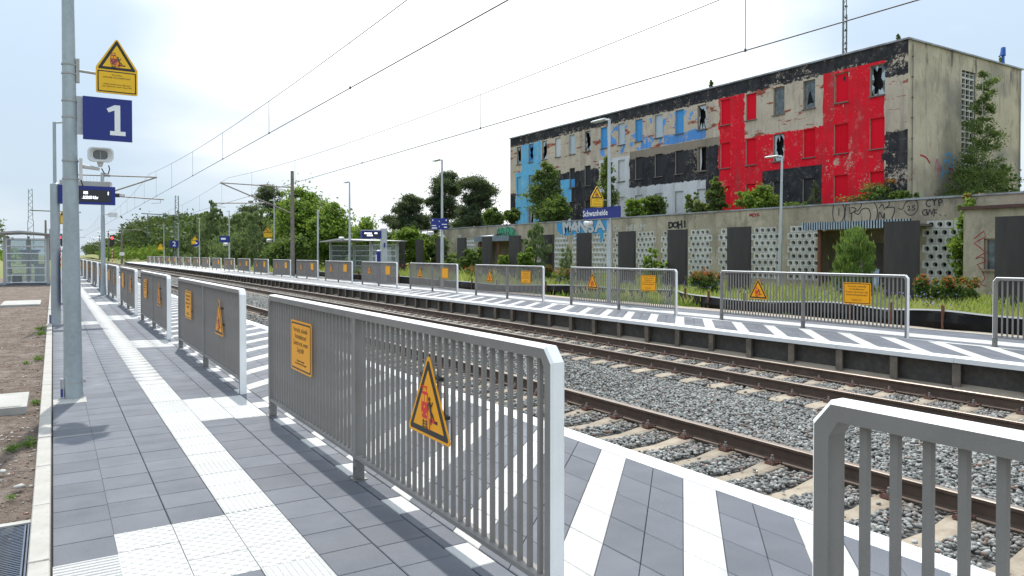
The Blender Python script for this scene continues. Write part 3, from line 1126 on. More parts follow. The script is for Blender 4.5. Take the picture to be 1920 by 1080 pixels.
def build_track(name, xc, phase, n_own, label):
    t = setting(name)
    t['label'] = label
    r1, r2 = xc - 0.755, xc + 0.755
    make_rail(t, r1)
    make_rail(t, r2)
    for i in range(n_own):
        y = phase + i * SP
        o = link('sleeper', SL, t, (xc, y, random.uniform(-.004, .002)), rz=random.uniform(-.006, .006))
        if y < 27:
            for rx, s in ((r1, -1), (r1, 1), (r2, -1), (r2, 1)):
                if xc < 7 and rx == r1:
                    continue
                link('rail_clip', CL, t, (rx, y, 0), rz=(0 if s > 0 else math.pi))
    co = np.array([v.co[:] for v in SL.vertices])
    tr = []
    for p in SL.polygons:
        vs = list(p.vertices)
        for a in range(1, len(vs) - 1):
            tr.append((vs[0], vs[a], vs[a + 1]))
    tr = np.array(tr)
    V, F = [], []
    for j, i in enumerate(range(n_own, n_own + 500)):
        V.append(co + np.array([xc, phase + i * SP, 0]))
        F.append(tr + j * len(co))
    link('sleeper', npmesh('sleepers_far', np.concatenate(V), np.concatenate(F), M['sleeper']), t, kind='stuff')


# bolts along the near track seen at Y about 4.95 .. 8.0
build_track('railway_track', 5.565, 4.92 - 12 * SP, 110, 'near railway track')
build_track('railway_track', 10.325, 5.30 - 12 * SP, 110, 'far railway track')

# --- ballast stones
ico_v = []
ph = (1 + 5 ** .5) / 2
for a, b_ in ((1, ph), (-1, ph), (1, -ph), (-1, -ph)):
    ico_v += [(0, a, b_), (a, b_, 0), (b_, 0, a)]
ico_v = np.array(ico_v) / math.hypot(1, ph)


def hull_tris(P):
    n = len(P)
    out = []
    from itertools import combinations
    for i, j, k in combinations(range(n), 3):
        nn = np.cross(P[j] - P[i], P[k] - P[i])
        d = (P - P[i]) @ nn
        if (d <= 1e-6).all():
            out.append((i, j, k))
        elif (d >= -1e-6).all():
            out.append((i, k, j))
    return np.array(out)


ico_f = hull_tris(ico_v)
oct_v = np.array([(1, 0, 0), (-1, 0, 0), (0, 1, 0), (0, -1, 0), (0, 0, 1), (0, 0, -1)], float)
oct_f = hull_tris(oct_v)


def rand_rot(n):
    q = RNG.normal(size=(n, 4))
    q /= np.linalg.norm(q, axis=1)[:, None]
    w, x, y, z = q.T
    return np.stack([1 - 2 * (y * y + z * z), 2 * (x * y - z * w), 2 * (x * z + y * w), 2 * (x * y + z * w), 1 - 2 * (x * x + z * z), 2 * (y * z - x * w), 2 * (x * z - y * w), 2 * (y * z + x * w), 1 - 2 * (x * x + y * y)], -1).reshape(n, 3, 3)


def stones(P, size, bv, bf, jitter=0.28, flat=0.7):
    n = len(P)
    S = np.stack([RNG.uniform(.75, 1.35, n), RNG.uniform(.6, 1.0, n), RNG.uniform(.5, .9, n)], -1) * size[:, None]
    V = bv[None] * (1 + RNG.uniform(-jitter, jitter, (n, len(bv), 1)))
    V = V * S[:, None, :]
    Rm = rand_rot(n)
    V = np.einsum('nij,nkj->nki', Rm, V)
    V[:, :, 2] *= flat
    V += P[:, None, :]
    F = bf[None] + (np.arange(n) * len(bv))[:, None, None]
    return V.reshape(-1, 3), F.reshape(-1, 3)


def scatter_ballast():
    Vs, Fs, off = [], [], 0
    zones = [(4.2, 11.7, 0.3, 9.0, 900, .0265, ico_v, ico_f), (4.2, 11.7, 9.0, 20, 640, .029, oct_v, oct_f), (4.2, 11.7, 20, 45, 300, .038, oct_v, oct_f), (4.2, 11.98, 45, 110, 70, .065, oct_v, oct_f)]
    for x0, x1, y0, y1, dens, sz, bv, bf in zones:
        n = int((x1 - x0) * (y1 - y0) * dens)
        x = RNG.uniform(x0, x1, n)
        y = RNG.uniform(y0, y1, n)
        size = sz * RNG.uniform(.55, 1.25, n)
        z = -0.588 + RNG.uniform(-.008, .014, n)
        # gently mounded between the tracks
        z += 0.035 * np.exp(-((x - 7.95) / 0.8) ** 2)
        # keep rails, and thin out the sleepers
        keep = np.ones(n, bool)
        for rx in (5.565 - .755, 5.565 + .755, 10.325 - .755, 10.325 + .755):
            keep &= np.abs(x - rx) > 0.085
        for xc, phs in ((5.565, 4.92), (10.325, 5.30)):
            dy = np.abs((y - phs + SP / 2) % SP - SP / 2)
            on = (np.abs(x - xc) < 1.36) & (dy < 0.125)
            keep &= ~(on & (RNG.random(n) > 0.02))
            z = np.where((np.abs(x - xc) < 1.3) & ~on, z + 0.024, z)
            z = np.where(on, z + 0.03, z)
        # visible test, coarse
        d = x * CX + y * CZ
        u = x * CZ - y * CX
        keep &= (np.abs(u / np.maximum(d, .1)) < 0.95)
        x, y, z, size = x[keep], y[keep], z[keep], size[keep]
        V, F = stones(np.stack([x, y, z], -1), size, bv, bf)
        Vs.append(V)
        Fs.append(F + off)
        off += len(V)
    me = npmesh('ballast', np.concatenate(Vs), np.concatenate(Fs), M['ballast_stone'])
    o = link('ballast', me, label='grey crushed stone ballast between and beside the rails')
    o['kind'] = 'stuff'
    o['category'] = 'gravel'


scatter_ballast()
# thin black cable along the platform edge
cab = MB()
pts = [(4.62 + 0.02 * math.sin(y * 1.3), y, -0.528 + 0.006 * math.sin(y * 3)) for y in np.arange(0.5, 30, 0.6)]
cab.path(pts, 0.007, 5)
o = cab.obj('track_cable', M['black_plastic'], label='thin black cable laid across the sleepers beside the near platform edge', category='cable')

# ================================================================== railings
def rounded_poly(pts, r, seg=4):
    out = []
    n = len(pts)
    for i in range(n):
        p0, p, p1 = Vector(pts[i - 1]), Vector(pts[i]), Vector(pts[(i + 1) % n])
        a = (p0 - p).normalized()
        b = (p1 - p).normalized()
        ang = a.angle(b)
        t = min(r / math.tan(ang / 2), (p0 - p).length * .45, (p1 - p).length * .45)
        rr = t * math.tan(ang / 2)
        c = p + (a + b).normalized() * (rr / math.sin(ang / 2))
        s0, s1 = p + a * t - c, p + b * t - c
        for k in range(seg + 1):
            f = k / seg
            v = s0.lerp(s1, f).normalized() * rr
            out.append(tuple(c + v))
    return out


def plate(b, pts, y0, y1, mi):
    b.prism(pts, y0, y1, 'y', mi)


def warn_sign(w, h, text_lines=None):
    """triangular warning plate facing -y, centre at origin; mats: yellow, black, back"""
    tri = [(-w / 2, -h / 2), (w / 2, -h / 2), (0, h / 2)]
    b = MB()
    plate(b, rounded_poly(tri, 0.02), 0.0, 0.004, 0)
    k = 0.90
    def tr(s, dy=0.0):
        cy = -h / 6
        return [(x * s, (y - cy) * s + cy + dy) for x, y in tri]
    plate(b, rounded_poly(tr(0.90), 0.012), -0.0012, 0.0, 1)
    plate(b, rounded_poly(tr(0.70), 0.004), -0.0024, -0.0012, 0)
    return b


def pictogram(s, red='sign_red'):
    """train, falling figure, platform edge; unit = s metres"""
    b = MB()
    y0, y1 = -0.0038, -0.0025
    def P(pts, mi, dy=0):
        b.prism([(x * s, z * s) for x, z in pts], y0 - dy, y1 - dy, 'y', mi)
    P([(-.12, .30), (.10, .02), (.12, -.38), (-.10, -.38)], 3)
    P(rounded_poly([(-.36, -.28), (-.08, -.28), (-.04, -.10), (-.06, .34), (-.36, .34), (-.40, -.10)], .05), 0, .0004)
    P([(-.34, .10), (-.24, .10), (-.24, .27), (-.34, .27)], 2, .0016)
    P([(-.20, .10), (-.09, .10), (-.09, .27), (-.20, .27)], 2, .0016)
    for cx, cz in ((-.22, -.01), (-.33, -.17), (-.11, -.17)):
        P([(cx + .03 * math.cos(t), cz + .03 * math.sin(t)) for t in np.arange(0, 6.2, .8)], 2, .0016)
    P([(-.34, .36), (-.31, .36), (-.29, .43), (-.33, .43)], 0)
    P([(-.14, .36), (-.11, .36), (-.12, .43), (-.16, .43)], 0)
    P([(-.37, .43), (-.08, .43), (-.10, .47), (-.35, .47)], 0)
    P([(-.34, -.52), (-.31, -.52), (-.27, -.31), (-.30, -.31)], 1)
    P([(-.12, -.31), (-.15, -.31), (-.10, -.52), (-.07, -.52)], 1)
    for z in (-.36, -.42, -.48):
        P([(-.33, z), (-.09, z), (-.09, z + .02), (-.33, z + .02)], 1, .0016)
    # platform edge
    P([(.02, -.52), (.06, -.52), (.06, -.32), (.30, -.32), (.30, -.24), (.02, -.24)], 0, .0008)
    P([(.31, -.32), (.44, -.32), (.44, -.25), (.31, -.25)], 1, .0008)
    # falling figure
    P([(.03 + .045 * math.cos(t), .20 + .05 * math.sin(t)) for t in np.arange(0, 6.2, .7)], 1, .002)
    def limb(pts, w0, w1):
        for (a, b_) in zip(pts[:-1], pts[1:]):
            A, B = Vector(a), Vector(b_)
            d = (B - A).normalized()
            nn = Vector((-d.y, d.x))
            A2, B2 = A - d * .01, B + d * .01
            P([tuple(A2 + nn * w0), tuple(B2 + nn * w1), tuple(B2 - nn * w1), tuple(A2 - nn * w0)], 1, .002)
    limb([(.04, .13), (.11, -.08)], .045, .035)
    limb([(.05, .12), (.14, .05), (.20, .14)], .017, .014)
    limb([(.02, .11), (-.03, .04), (-.02, -.06)], .017, .014)
    limb([(.10, -.07), (.19, -.13), (.27, -.24)], .026, .018)
    limb([(.10, -.07), (.14, -.22), (.12, -.36)], .026, .018)
    return b.mesh('pictogram', [M[red], M['sign_black'], M['sign_yellow'], M['sign_orange']])


def text_plate(w, h, yellow='sign_yellow'):
    b = MB()
    def rp(i, r):
        return rounded_poly([(-w / 2 + i, -h / 2 + i), (w / 2 - i, -h / 2 + i), (w / 2 - i, h / 2 - i), (-w / 2 + i, h / 2 - i)], r)
    plate(b, rp(0, .03), 0, .004, 0)
    plate(b, rp(.016, .02), -.0012, 0, 1)
    plate(b, rp(.030, .012), -.0024, -.0012, 0)
    return b.mesh('text_sign', [M[yellow], M['sign_black']])


WARN_ME = warn_sign(0.56, 0.475).mesh('warning_sign', [M['sign_yellow'], M['sign_black']])
PICT_ME = pictogram(0.245)
TEXT_ME = text_plate(0.60, 0.435)


def fence_meshes(L):
    H = 1.2
    b = MB()
    out = [(0, .15), (0, 1.135), (.055, H), (L - .055, H), (L, 1.135), (L, 0.0)]
    inn = [(.055, .15), (.055, 1.10), (.083, 1.145), (L - .083, 1.145), (L - .055, 1.10), (L - .055, 0.0)]
    out2 = [(.010, .15), (.010, 1.128), (.061, H - .010), (L - .061, H - .010), (L - .010, 1.128), (L - .010, 0.0)]
    n = len(out)
    ys = (-.037, -.026, .026, .037)
    def ring(P, y):
        o = len(b.v)
        b.v += [(x, y, z) for x, z in P]
        return o
    rings = [ring(inn, ys[0]), ring(out2, ys[0]), ring(out, ys[1]), ring(out, ys[2]), ring(out2, ys[3]), ring(inn, ys[3])]
    mats = [0, 1, 1, 1, 0, 0]
    for r in range(6):
        a, c = rings[r], rings[(r + 1) % 6]
        for i in range(n - 1):
            b.f.append((a + i, a + i + 1, c + i + 1, c + i))
            b.m.append(mats[r])
    for e, rev in ((0, False), (n - 1, True)):
        q = tuple(r + e for r in rings)
        b.f.append(q if rev else q[::-1])
        b.m.append(0)
    frame = b.mesh('frame', [M['fence_grey'], M['fence_white']])
    rail = MB().box(.0555, L / 2 - .031, -.034, .034, .155, .178).box(L / 2 + .031, L - .0555, -.034, .034, .155, .178).mesh('bottom_rail', M['fence_grey'])
    post = MB().box(L / 2 - .030, L / 2 + .030, -.035, .035, .15, 1.146).mesh('middle_post', M['fence_grey'])
    ft = MB().box(-.030, .030, -.032, .032, .007, .149).box(-.05, .05, -.05, .05, -.004, .006)
    ft.tube((0, -.040, .085), (0, .040, .085), .011, seg=6)
    foot = ft.mesh('foot', M['foot_metal'])
    bar = MB().box(-.0104, .0104, -.0104, .0104, .178, 1.146).mesh('bar', M['fence_grey'])
    xs = []
    for a, c in ((.0555, L / 2 - .03), (L / 2 + .03, L - .0555)):
        nb = int(round((c - a) / .083)) - 1
        st = (c - a) / (nb + 1)
        xs += [a + st * (i + 1) for i in range(nb)]
    jb = MB()
    for x in xs:
        jb.box(x - .0104, x + .0104, -.0104, .0104, .178, 1.146)
    bars = jb.mesh('bars', M['fence_grey'])
    return dict(frame=frame, rail=rail, post=post, foot=foot, bar=bar, bars=bars, xs=xs, L=L)


TXT_L = "Vorsicht, schnelle\nVorbeifahrten!\nZutritt erst, wenn\nZug hält!"
TXT_L2 = "High speed train passing!\nDo not enter until train has stopped!"
TXT_R = "Vorsicht, schnelle\nVorbeifahrten!\nTreten Sie hinter das\nSicherheitsgeländer!"
TXT_R2 = "High speed trains passing!\nStay behind guard rail!"


def make_fence(fm, loc, label, group, own, textx, trix, t1, t2, letters, textz=.805):
    t = thing('railing', label, 'railing', loc, -math.pi / 2, group)
    L = fm['L']
    link('frame', fm['frame'], t)
    link('bottom_rail', fm['rail'], t)
    link('middle_post', fm['post'], t)
    link('foot', fm['foot'], t, (.028, 0, 0))
    link('foot', fm['foot'], t, (L / 2, 0, 0))
    if own:
        for x in fm['xs']:
            link('bar', fm['bar'], t, (x, 0, 0))
    else:
        link('bar', fm['bars'], t, kind='stuff')
    s = link('text_sign', TEXT_ME, t, (textx, -.047, textz))
    if letters:
        lettering(s, t1, .058, 'sign_black', (0, -.0030, .055), ext=.0004, space=.98)
        lettering(s, t2, .022, 'sign_black', (0, -.0030, -.135), ext=.0004, space=1.1)
    w = link('warning_sign', WARN_ME, t, (trix, -.047, .805))
    link('pictogram', PICT_ME, w, (0.012, 0, -.068))
    for xx in (textx, trix):
        link('sign_bracket', BRK, t, (xx, 0, .70))
    return t


BRK = MB().box(-.20, .20, -.043, -.012, .0, .02).box(-.12, .12, -.043, -.012, .20, .22).mesh('sign_bracket', M['black_plastic'])
FL = fence_meshes(4.87)
near_posts = [2.555, 8.71, 15.0, 21.35, 27.75, 34.15, 40.6, 47.1, 53.7, 60.4]
FX = 1.832
for k, ny in enumerate(near_posts):
    lab = '%s complete grey railing from the camera along the left platform, white topped' % ORD[k]
    make_fence(FL, (FX, ny + 4.87, 0), lab, 'railings along the left platform', k < 4, 1.17, 3.68, TXT_L, TXT_L2, k < 3)
t = make_fence(FL, (FX, 1.295, 0), 'white-topped grey railing cut off by the bottom right corner, right beside the camera', 'railings along the left platform', True, 3.9, 4.5, TXT_L, TXT_L2, False)
for ch in list(t.children):
    if ch.name.startswith(('text_sign', 'warning_sign', 'sign_bracket')):
        for g_ in list(ch.children):
            bpy.data.objects.remove(g_)
        bpy.data.objects.remove(ch)
FR = fence_meshes(4.62)
FRX = 13.75
for k in range(-1, 22):
    nyr = 7.82 + 6.1 * k
    if k == -1:
        lab = 'grey railing with white frame cut off by the right edge, far platform'
    elif k == 21:
        lab = 'tiny grey railing at the far left end of the far platform row'
    else:
        lab = '%s whole grey railing from the right on the far platform, two orange signs' % ORD[k]
    make_fence(FR, (FRX, nyr + 4.62, 0), lab, 'railings along the far platform', k < 3, 3.59, 1.15, TXT_R, TXT_R2, -1 <= k < 3)

# ================================================================== poles with signs on the left platform
def clamp(b, x, y, z, r, h=.03, mi=0):
    b.tube((x, y, z), (x, y, z + h), r, r, 14, mi)


def speaker(parent, x, y, z, s=1.0, mount=-1, facing=0.0):
    """white horn speaker with dark oval grille facing -y"""
    b = MB()
    def rr(w, h, r=.04):
        return rounded_poly([(-w, -h), (w, -h), (w, h), (-w, h)], r * s, 4)
    w, h = .128 * s, .078 * s
    secs = [(rr(w, h, .05), -.10 * s), (rr(w * .98, h * .98, .05), -.02 * s), (rr(w * .70, h * .75, .04), .10 * s), (rr(w * .40, h * .5, .03), .17 * s)]
    n = len(secs[0][0])
    o0 = len(b.v)
    for P, yy in secs:
        b.v += [(u, yy, v) for u, v in P]
    for i in range(len(secs) - 1):
        for k in range(n):
            j = (k + 1) % n
            b.f.append((o0 + i * n + k, o0 + i * n + j, o0 + (i + 1) * n + j, o0 + (i + 1) * n + k))
            b.m.append(0)
    b.f.append(tuple(o0 + 3 * n + k for k in range(n)))
    b.m.append(0)
    # lip and inner funnel
    inner = [(rr(w * .88, h * .84, .045), -.10 * s), (rr(w * .55, h * .62, .035), -.055 * s)]
    o1 = len(b.v)
    for P, yy in inner:
        b.v += [(u, yy, v) for u, v in P]
    for k in range(n):
        j = (k + 1) % n
        b.f.append((o0 + k, o1 + k, o1 + j, o0 + j))
        b.f.append((o1 + k, o1 + n + k, o1 + n + j, o1 + j))
        b.m += [0, 0]
    b.f.append(tuple(o1 + n + k for k in range(n))[::-1])
    b.m.append(1)
    b.tube((0, .0, -h), (0, .0, -h - .05 * s), .035 * s, .02 * s, 10, 0)
    o = b.obj('speaker_horn', [M['plastic_white'], M['black_plastic']], parent, True, (x, y, z))
    o.rotation_euler = (0, 0, facing)
    g = MB()
    for i in range(-4, 5):
        g.box(-w * .5, w * .5, -.0575 * s, -.0555 * s, i * h * .13 - .0016, i * h * .13 + .0016)
    g.box(-.003, .003, -.059 * s, -.0557 * s, -h * .58, h * .58)
    g.obj('grille', M['grey_metal'], o)
    return o


def two_part_sign(name, label, loc, rz=0, w=.415, letters=True, s=1.0):
    t = thing(name, label, 'warning sign', loc, rz)
    w = w * s
    hr, ht = .255 * s, .37 * s
    b = MB()
    plate(b, rounded_poly([(-w / 2, -hr), (w / 2, -hr), (w / 2, 0.03 * s), (0, ht), (-w / 2, .03 * s)], .018), 0, .02, 0)
    b.obj('plate', [M['sign_yellow_pole']], t)
    b = MB()
    def rect(i, z0, z1, y0, y1, mi):
        plate(b, rounded_poly([(-w / 2 + i, z0), (w / 2 - i, z0), (w / 2 - i, z1), (-w / 2 + i, z1)], .008), y0, y1, mi)
    rect(.016 * s, -hr + .014 * s, -.006 * s, -.0012, -.0002, 1)
    rect(.028 * s, -hr + .026 * s, -.018 * s, -.0024, -.0013, 0)
    tw, th = w * .93, .335 * s
    tri = [(-tw / 2, .012 * s), (tw / 2, .012 * s), (0, .012 * s + th)]
    plate(b, rounded_poly(tri, .01), -.0012, -.0002, 1)
    cy = .012 * s + th / 3
    plate(b, rounded_poly([(x * .74, (z - cy) * .74 + cy) for x, z in tri], .004), -.0024, -.0013, 0)
    b.obj('border', [M['sign_yellow_pole'], M['sign_black']], t)
    if letters:
        link('pictogram', PICT2, t, (0.005, 0, .118 * s)).scale = (s, 1, s)
        lettering(t, "Vorsicht,\nschnelle Vorbeifahrten!", .029 * s, 'sign_black', (0, -.0030, -.062 * s), ext=.0004)
        lettering(t, "Gekennzeichneten Bereich\nerst betreten, wenn Zug hält!", .025 * s, 'sign_black', (0, -.0030, -.165 * s), ext=.0004)
    return t


PICT2 = pictogram(0.18, 'sign_maroon')

# -- pole 1
P1 = (0.182, 9.50)
t = thing('lamp_pole', 'thick galvanised lamp pole at the left, nearest the camera, carrying the number 1 sign', 'lamp post', (P1[0], P1[1], 0))
b = MB()
b.tube((0, 0, 0), (-.022, 0, 4.95), .094, .056, 28).tube((-.022, 0, 4.95), (-.024, 0, 6.05), .056, .045, 24)
b.obj('shaft', M['galv'], t, True)
b = MB()
for z, r in ((.165, .096), (2.42, .083), (2.62, .082), (3.10, .077), (3.28, .077), (3.58, .074), (3.68, .074)):
    xo = -.022 * z / 4.95
    b.tube((xo, 0, z), (xo, 0, z + .018), r, r - .0004, 20)
b.obj('clamp_band', M['grey_metal'], t, True)
b = MB()
dr = rounded_poly([(-.045, -.13), (.045, -.13), (.045, .13), (-.045, .13)], .02)
b.prism([(u - .004, v + .62) for u, v in dr], -.0925, -.086, 'y')
b.tube((-.004, -.093, .69), (-.004, -.098, .69), .008, seg=8)
b.obj('access_door', M['galv'], t)
b = MB().box(-.125, -.10, -.03, .03, .02, .22).box(.098, .118, -.02, .02, .165, .20)
b.obj('earthing_lug', M['grey_metal'], t)
MB().box(-.118, -.098, -.045, -.032, .02, .11).obj('blue_tag', M['sign_blue'], t)
b = MB().box(.05, .085, -.03, .03, 3.50, 3.76).tube((.07, -.02, 3.63), (.26, -.02, 3.62), .016, seg=8)
b.obj('sign_bracket', M['grey_metal'], t)
MB().box(.055, .115, -.02, .02, 2.93, 3.35).obj('sign_bracket', M['galv_light'], t)
b = MB().box(.075, .105, -.05, .05, 2.42, 2.66).tube((.10, 0, 2.58), (.27, -.03, 2.55), .028, .018, 10)
b.obj('speaker_bracket', M['plastic_white'], t)
b = MB()
b.path([(.29, -.03, 2.56), (.32, -.05, 2.50), (.355, -.05, 2.50), (.37, -.03, 2.56), (.36, -.02, 2.60)], .006, 6)
b.path([(.09, -.03, 2.42), (.11, -.03, 2.34), (.105, -.03, 2.25), (.08, -.03, 2.19)], .007, 6)
b.obj('cable', M['black_plastic'], t)
sp = thing('loudspeaker', 'white horn loudspeaker on the nearest pole, below the number 1 sign', 'loudspeaker', (P1[0] + .275, P1[1] - .08, 2.70))
speaker(sp, 0, 0, 0)
two_part_sign('warning_sign', 'yellow triangular train warning sign on the nearest pole, above the number 1', (.628, 9.40, 3.655), 0, .415)
t = thing('platform_number_sign', 'square blue sign with a white figure 1 on the nearest pole', 'sign', (.536, 9.42, 3.11))
MB().box(-.243, .243, 0, .03, -.238, .238).obj('panel', M['sign_blue'], t)
b = MB()
b.prism([(.02, -.175), (.175, -.175), (.175, -.128), (.123, -.128), (.123, .165), (.068, .165), (-.012, .118), (.008, .078), (.066, .105), (.066, -.128), (.02, -.128)], -.004, -.001, 'y')
b.obj('figure', M['sign_white'], t)
# -- pole 2
t = thing('lamp_pole', 'second galvanised pole from the camera at left, thick foot and thin upper half', 'lamp post', (0.05, 19.62, 0))
MB().tube((0, 0, 0), (0, 0, 3.18), .098, .094, 24).tube((0, 0, 3.18), (0, 0, 3.22), .094, .04, 24).tube((0, 0, 3.2), (0, 0, 4.58), .037, .034, 12).obj('shaft', M['galv'], t, True)
b = MB().tube((0, 0, 4.56), (.25, 0, 4.60), .018, seg=8).box(.15, .5, -.07, .07, 4.585, 4.62)
b.obj('lamp_head', M['grey_metal'], t)
b = MB()
for z in (.42, 1.02, 1.66, 1.70):
    b.tube((0, 0, z), (0, 0, z + .02), .101, seg=16)
b.obj('clamp_band', M['grey_metal'], t, True)
MB().box(-.13, -.10, -.03, .03, .03, .22).obj('earthing_lug', M['sign_blue'], t)
t = thing('departure_display', 'blue departure display showing RE1 and the time, behind the nearest pole', 'display', (.72, 19.5, 0))
MB().box(-.60, .53, -.0, .16, 2.74, 3.16).obj('case', M['sign_blue'], t)
MB().box(-.36, .43, -.006, -.001, 2.80, 3.07).obj('screen', M['screen'], t)
lettering(t, "RE1", .088, 'led', (-.12, -.009, 3.0), align='LEFT', bold=.002, sx=.72)
lettering(t, "12:23:38 Uhr", .092, 'led', (-.155, -.009, 2.895), align='LEFT', bold=.002, sx=.68)
lettering(t, "1", .10, 'led', (.36, -.009, 3.0), align='LEFT', bold=.003)
MB().box(-.58, .42, .01, .15, 3.16, 3.27).obj('top_cover', M['grey_metal'], t)
b = MB()
for i in range(12):
    b.tube((-.4 + i * .07, .05, 3.27), (-.4 + i * .07, .05, 3.42), .0025, seg=4)
b.obj('bird_spikes', M['grey_metal'], t)
MB().tube((.53, .05, 2.98), (.62, .05, 2.98), .055, seg=12).obj('camera_pod', M['black_plastic'], t)
MB().tube((-.42, .05, 2.74), (-.42, .05, 2.66), .04, seg=10).obj('sensor', M['black_plastic'], t)
t = thing('notice_frame', 'blue edged notice frame clamped to the second pole, seen edge on', 'notice board', (.23, 19.62, 0))
MB().box(0.0, .02, -.35, .35, .42, 1.70).obj('panel', M['sign_blue'], t)
MB().box(-.05, -.02, -.3, -.26, .40, 1.72).box(-.05, -.02, .26, .30, .40, 1.72).box(-.13, -.001, -.02, .02, .44, .48).box(-.13, -.001, -.02, .02, 1.64, 1.68).obj('bracket', M['galv'], t)
two_part_sign('warning_sign', 'small yellow warning sign half hidden between the first two poles at left', (.40, 26.0, 2.75), 0, .45)
t = thing('waste_bin', 'small orange bin low behind the second pole at left', 'bin', (.36, 22.0, .62))
MB().prism([(0, -.16), (.14, -.16), (.14, .10), (.07, .17), (0, .17)], 0, .2, 'y').obj('body', M['sign_yellow'], t)
MB().box(-.05, -.001, 0, .2, -.15, .15).obj('back_plate', M['black_plastic'], t)
# -- pole 3
t = thing('lamp_pole', 'slim pole standing beside the left railings with a small horn speaker on top', 'lamp post', (1.66, 32.7, 0))
MB().tube((0, 0, 0), (0, 0, .35), .11, .10, 18).tube((0, 0, .3), (0, 0, 3.0), .09, .07, 18).tube((0, 0, 3.0), (0, 0, 4.75), .065, .06, 16).obj('shaft', M['galv'], t, True)
MB().box(-.16, .16, -.16, .16, 0, .02).obj('base_plate', M['galv'], t)
sp = thing('loudspeaker', 'small white horn loudspeaker on the slim pole beside the left railings', 'loudspeaker', (1.78, 32.5, 4.27))
speaker(sp, 0, 0, 0, 1.5)
t = thing('floodlight', 'small white camera housing halfway up the slim pole beside the left railings', 'camera', (1.85, 32.6, 3.12))
MB().box(0, .30, -.1, .12, -.08, .08).box(-.14, 0, -.02, .02, -.02, .02).obj('housing', M['plastic_white'], t)

# ================================================================== lamps, signs on far platform
def street_lamp(loc, label, h=6.0, arm=-1.0, rz=0, cat='lamp post', group='street lamps on the far platform'):
    t = thing('street_lamp', label, cat, loc, rz, group)
    b = MB().tube((0, 0, 0), (0, 0, 2.7), .085, .075, 14).tube((0, 0, 2.7), (0, 0, h), .06, .045, 12)
    b.obj('shaft', M['galv_light'], t, True)
    b = MB().tube((0, 0, h - .02), (0, arm * .25, h + .03), .035, .03, 8)
    s = 1 if arm > 0 else -1
    a0, a1 = arm * .2, arm * .85
    b.v_ = None
    P = [(.0, h + .01), (.09, h + .0), (.11, h + .035), (.0, h + .085), (-.11, h + .035), (-.09, h + .0)]
    b.prism(P, min(a0, a1), max(a0, a1), 'y')
    b.obj('lamp_head', M['galv_light'], t)
    return t


far_lamps = [(5.6, 'lamp just outside the right edge'), (18.55, 'tall grey street lamp carrying the Schwanheide name sign'), (30.6, 'tall grey street lamp with the two-part blue direction sign'),
             (43.1, 'tall grey street lamp standing in front of the glass shelter'), (61.0, 'grey street lamp with a yellow warning sign left of the concrete mast'),
             (79.0, 'grey street lamp with a small blue sign among the young pines'), (97.0, 'grey street lamp with yellow and blue signs left of the tall young pine'),
             (115.0, 'grey street lamp beside the far green lattice mast'), (131.0, 'farthest grey street lamp with a small yellow warning sign')]
for y, lab in far_lamps[1:]:
    street_lamp((15.3, y, 0), lab, 5.95, 1.0)
street_lamp((15.3, 5.6, 0), 'grey street lamp just beyond the right edge with a white loudspeaker', 5.95, 1.0)
t = thing('thin_pole', 'thin grey pole without lamp between concrete mast and glass shelter', 'pole', (15.3, 49.4, 0))
MB().tube((0, 0, 0), (0, 0, 4.6), .07, .055, 12).obj('shaft', M['galv_light'], t, True)
t = street_lamp((26.5, 20.7, -.05), 'grey street lamp standing in the grass in front of the low perforated wall', 5.85, 1.0, group=None)
t.rotation_euler = (0, R(1.2), 0)


def speaker_on(y, z, lab, s=1.4, x=15.05):
    sp_ = thing('loudspeaker', lab, 'loudspeaker', (x, y + .40, z), R(155))
    speaker(sp_, 0, 0, 0, s)
    MB().box(-.02, .02, .1, .40, -.02, .02).obj('arm', M['plastic_white'], sp_)
    return sp_


speaker_on(5.85, 2.66, 'white loudspeaker poking in at the right edge below the roof line', .85)
speaker_on(18.9, 2.60, 'white loudspeaker under the Schwanheide name sign', 1.15)
speaker_on(30.9, 2.58, 'white loudspeaker under the blue direction sign', 1.25)
speaker_on(43.5, 2.55, 'white loudspeaker on the lamp in front of the glass shelter', 1.3)
speaker_on(61.3, 2.7, 'white loudspeaker under the yellow sign left of the concrete mast', 1.7)
speaker_on(79.3, 2.6, 'tiny white loudspeaker on the lamp among the young pines', 1.8)
speaker_on(97.3, 2.6, 'tiny white loudspeaker on the lamp left of the tall young pine', 1.8)

t = thing('station_name_sign', 'blue station name sign reading Schwanheide', 'sign', (15.05, 18.68, 2.925), -math.pi / 2)
MB().box(-.93, .93, 0, .06, -.18, .18).obj('panel', M['sign_blue'], t)
lettering(t, "Schwanheide", .27, 'sign_white', (-.28, -.004, .0), bold=.004, sx=.92)
MB().box(-.03, .03, .061, .18, -.12, -.08).box(-.03, .03, .061, .18, .08, .12).obj('bracket', M['grey_metal'], t)
for y, z, s, lab, let in ((18.6, 3.38, 1.1, 'yellow warning sign above the Schwanheide name sign', True), (61.0, 3.30, 1.5, 'yellow warning sign on the lamp left of the concrete mast', True),
                          (97.0, 3.2, 1.7, 'small yellow warning sign on the lamp left of the tall young pine', False), (131.0, 2.7, 1.7, 'smallest yellow warning sign on the farthest lamp', False)):
    w_ = two_part_sign('warning_sign', lab, (14.82 - .12 * (s - 1.3), y, z), 0, .46, let, s)
    MB().box(.05, .46, .021, .04, -.05, -.02).obj('bracket', M['grey_metal'], w_)
t = thing('direction_sign', 'blue two-part direction sign with white arrows on the second platform lamp', 'sign', (15.12, 30.5, 2.98), R(-20))
MB().box(-.40, .40, 0, .05, -.26, .26).obj('panel', M['sign_blue'], t)
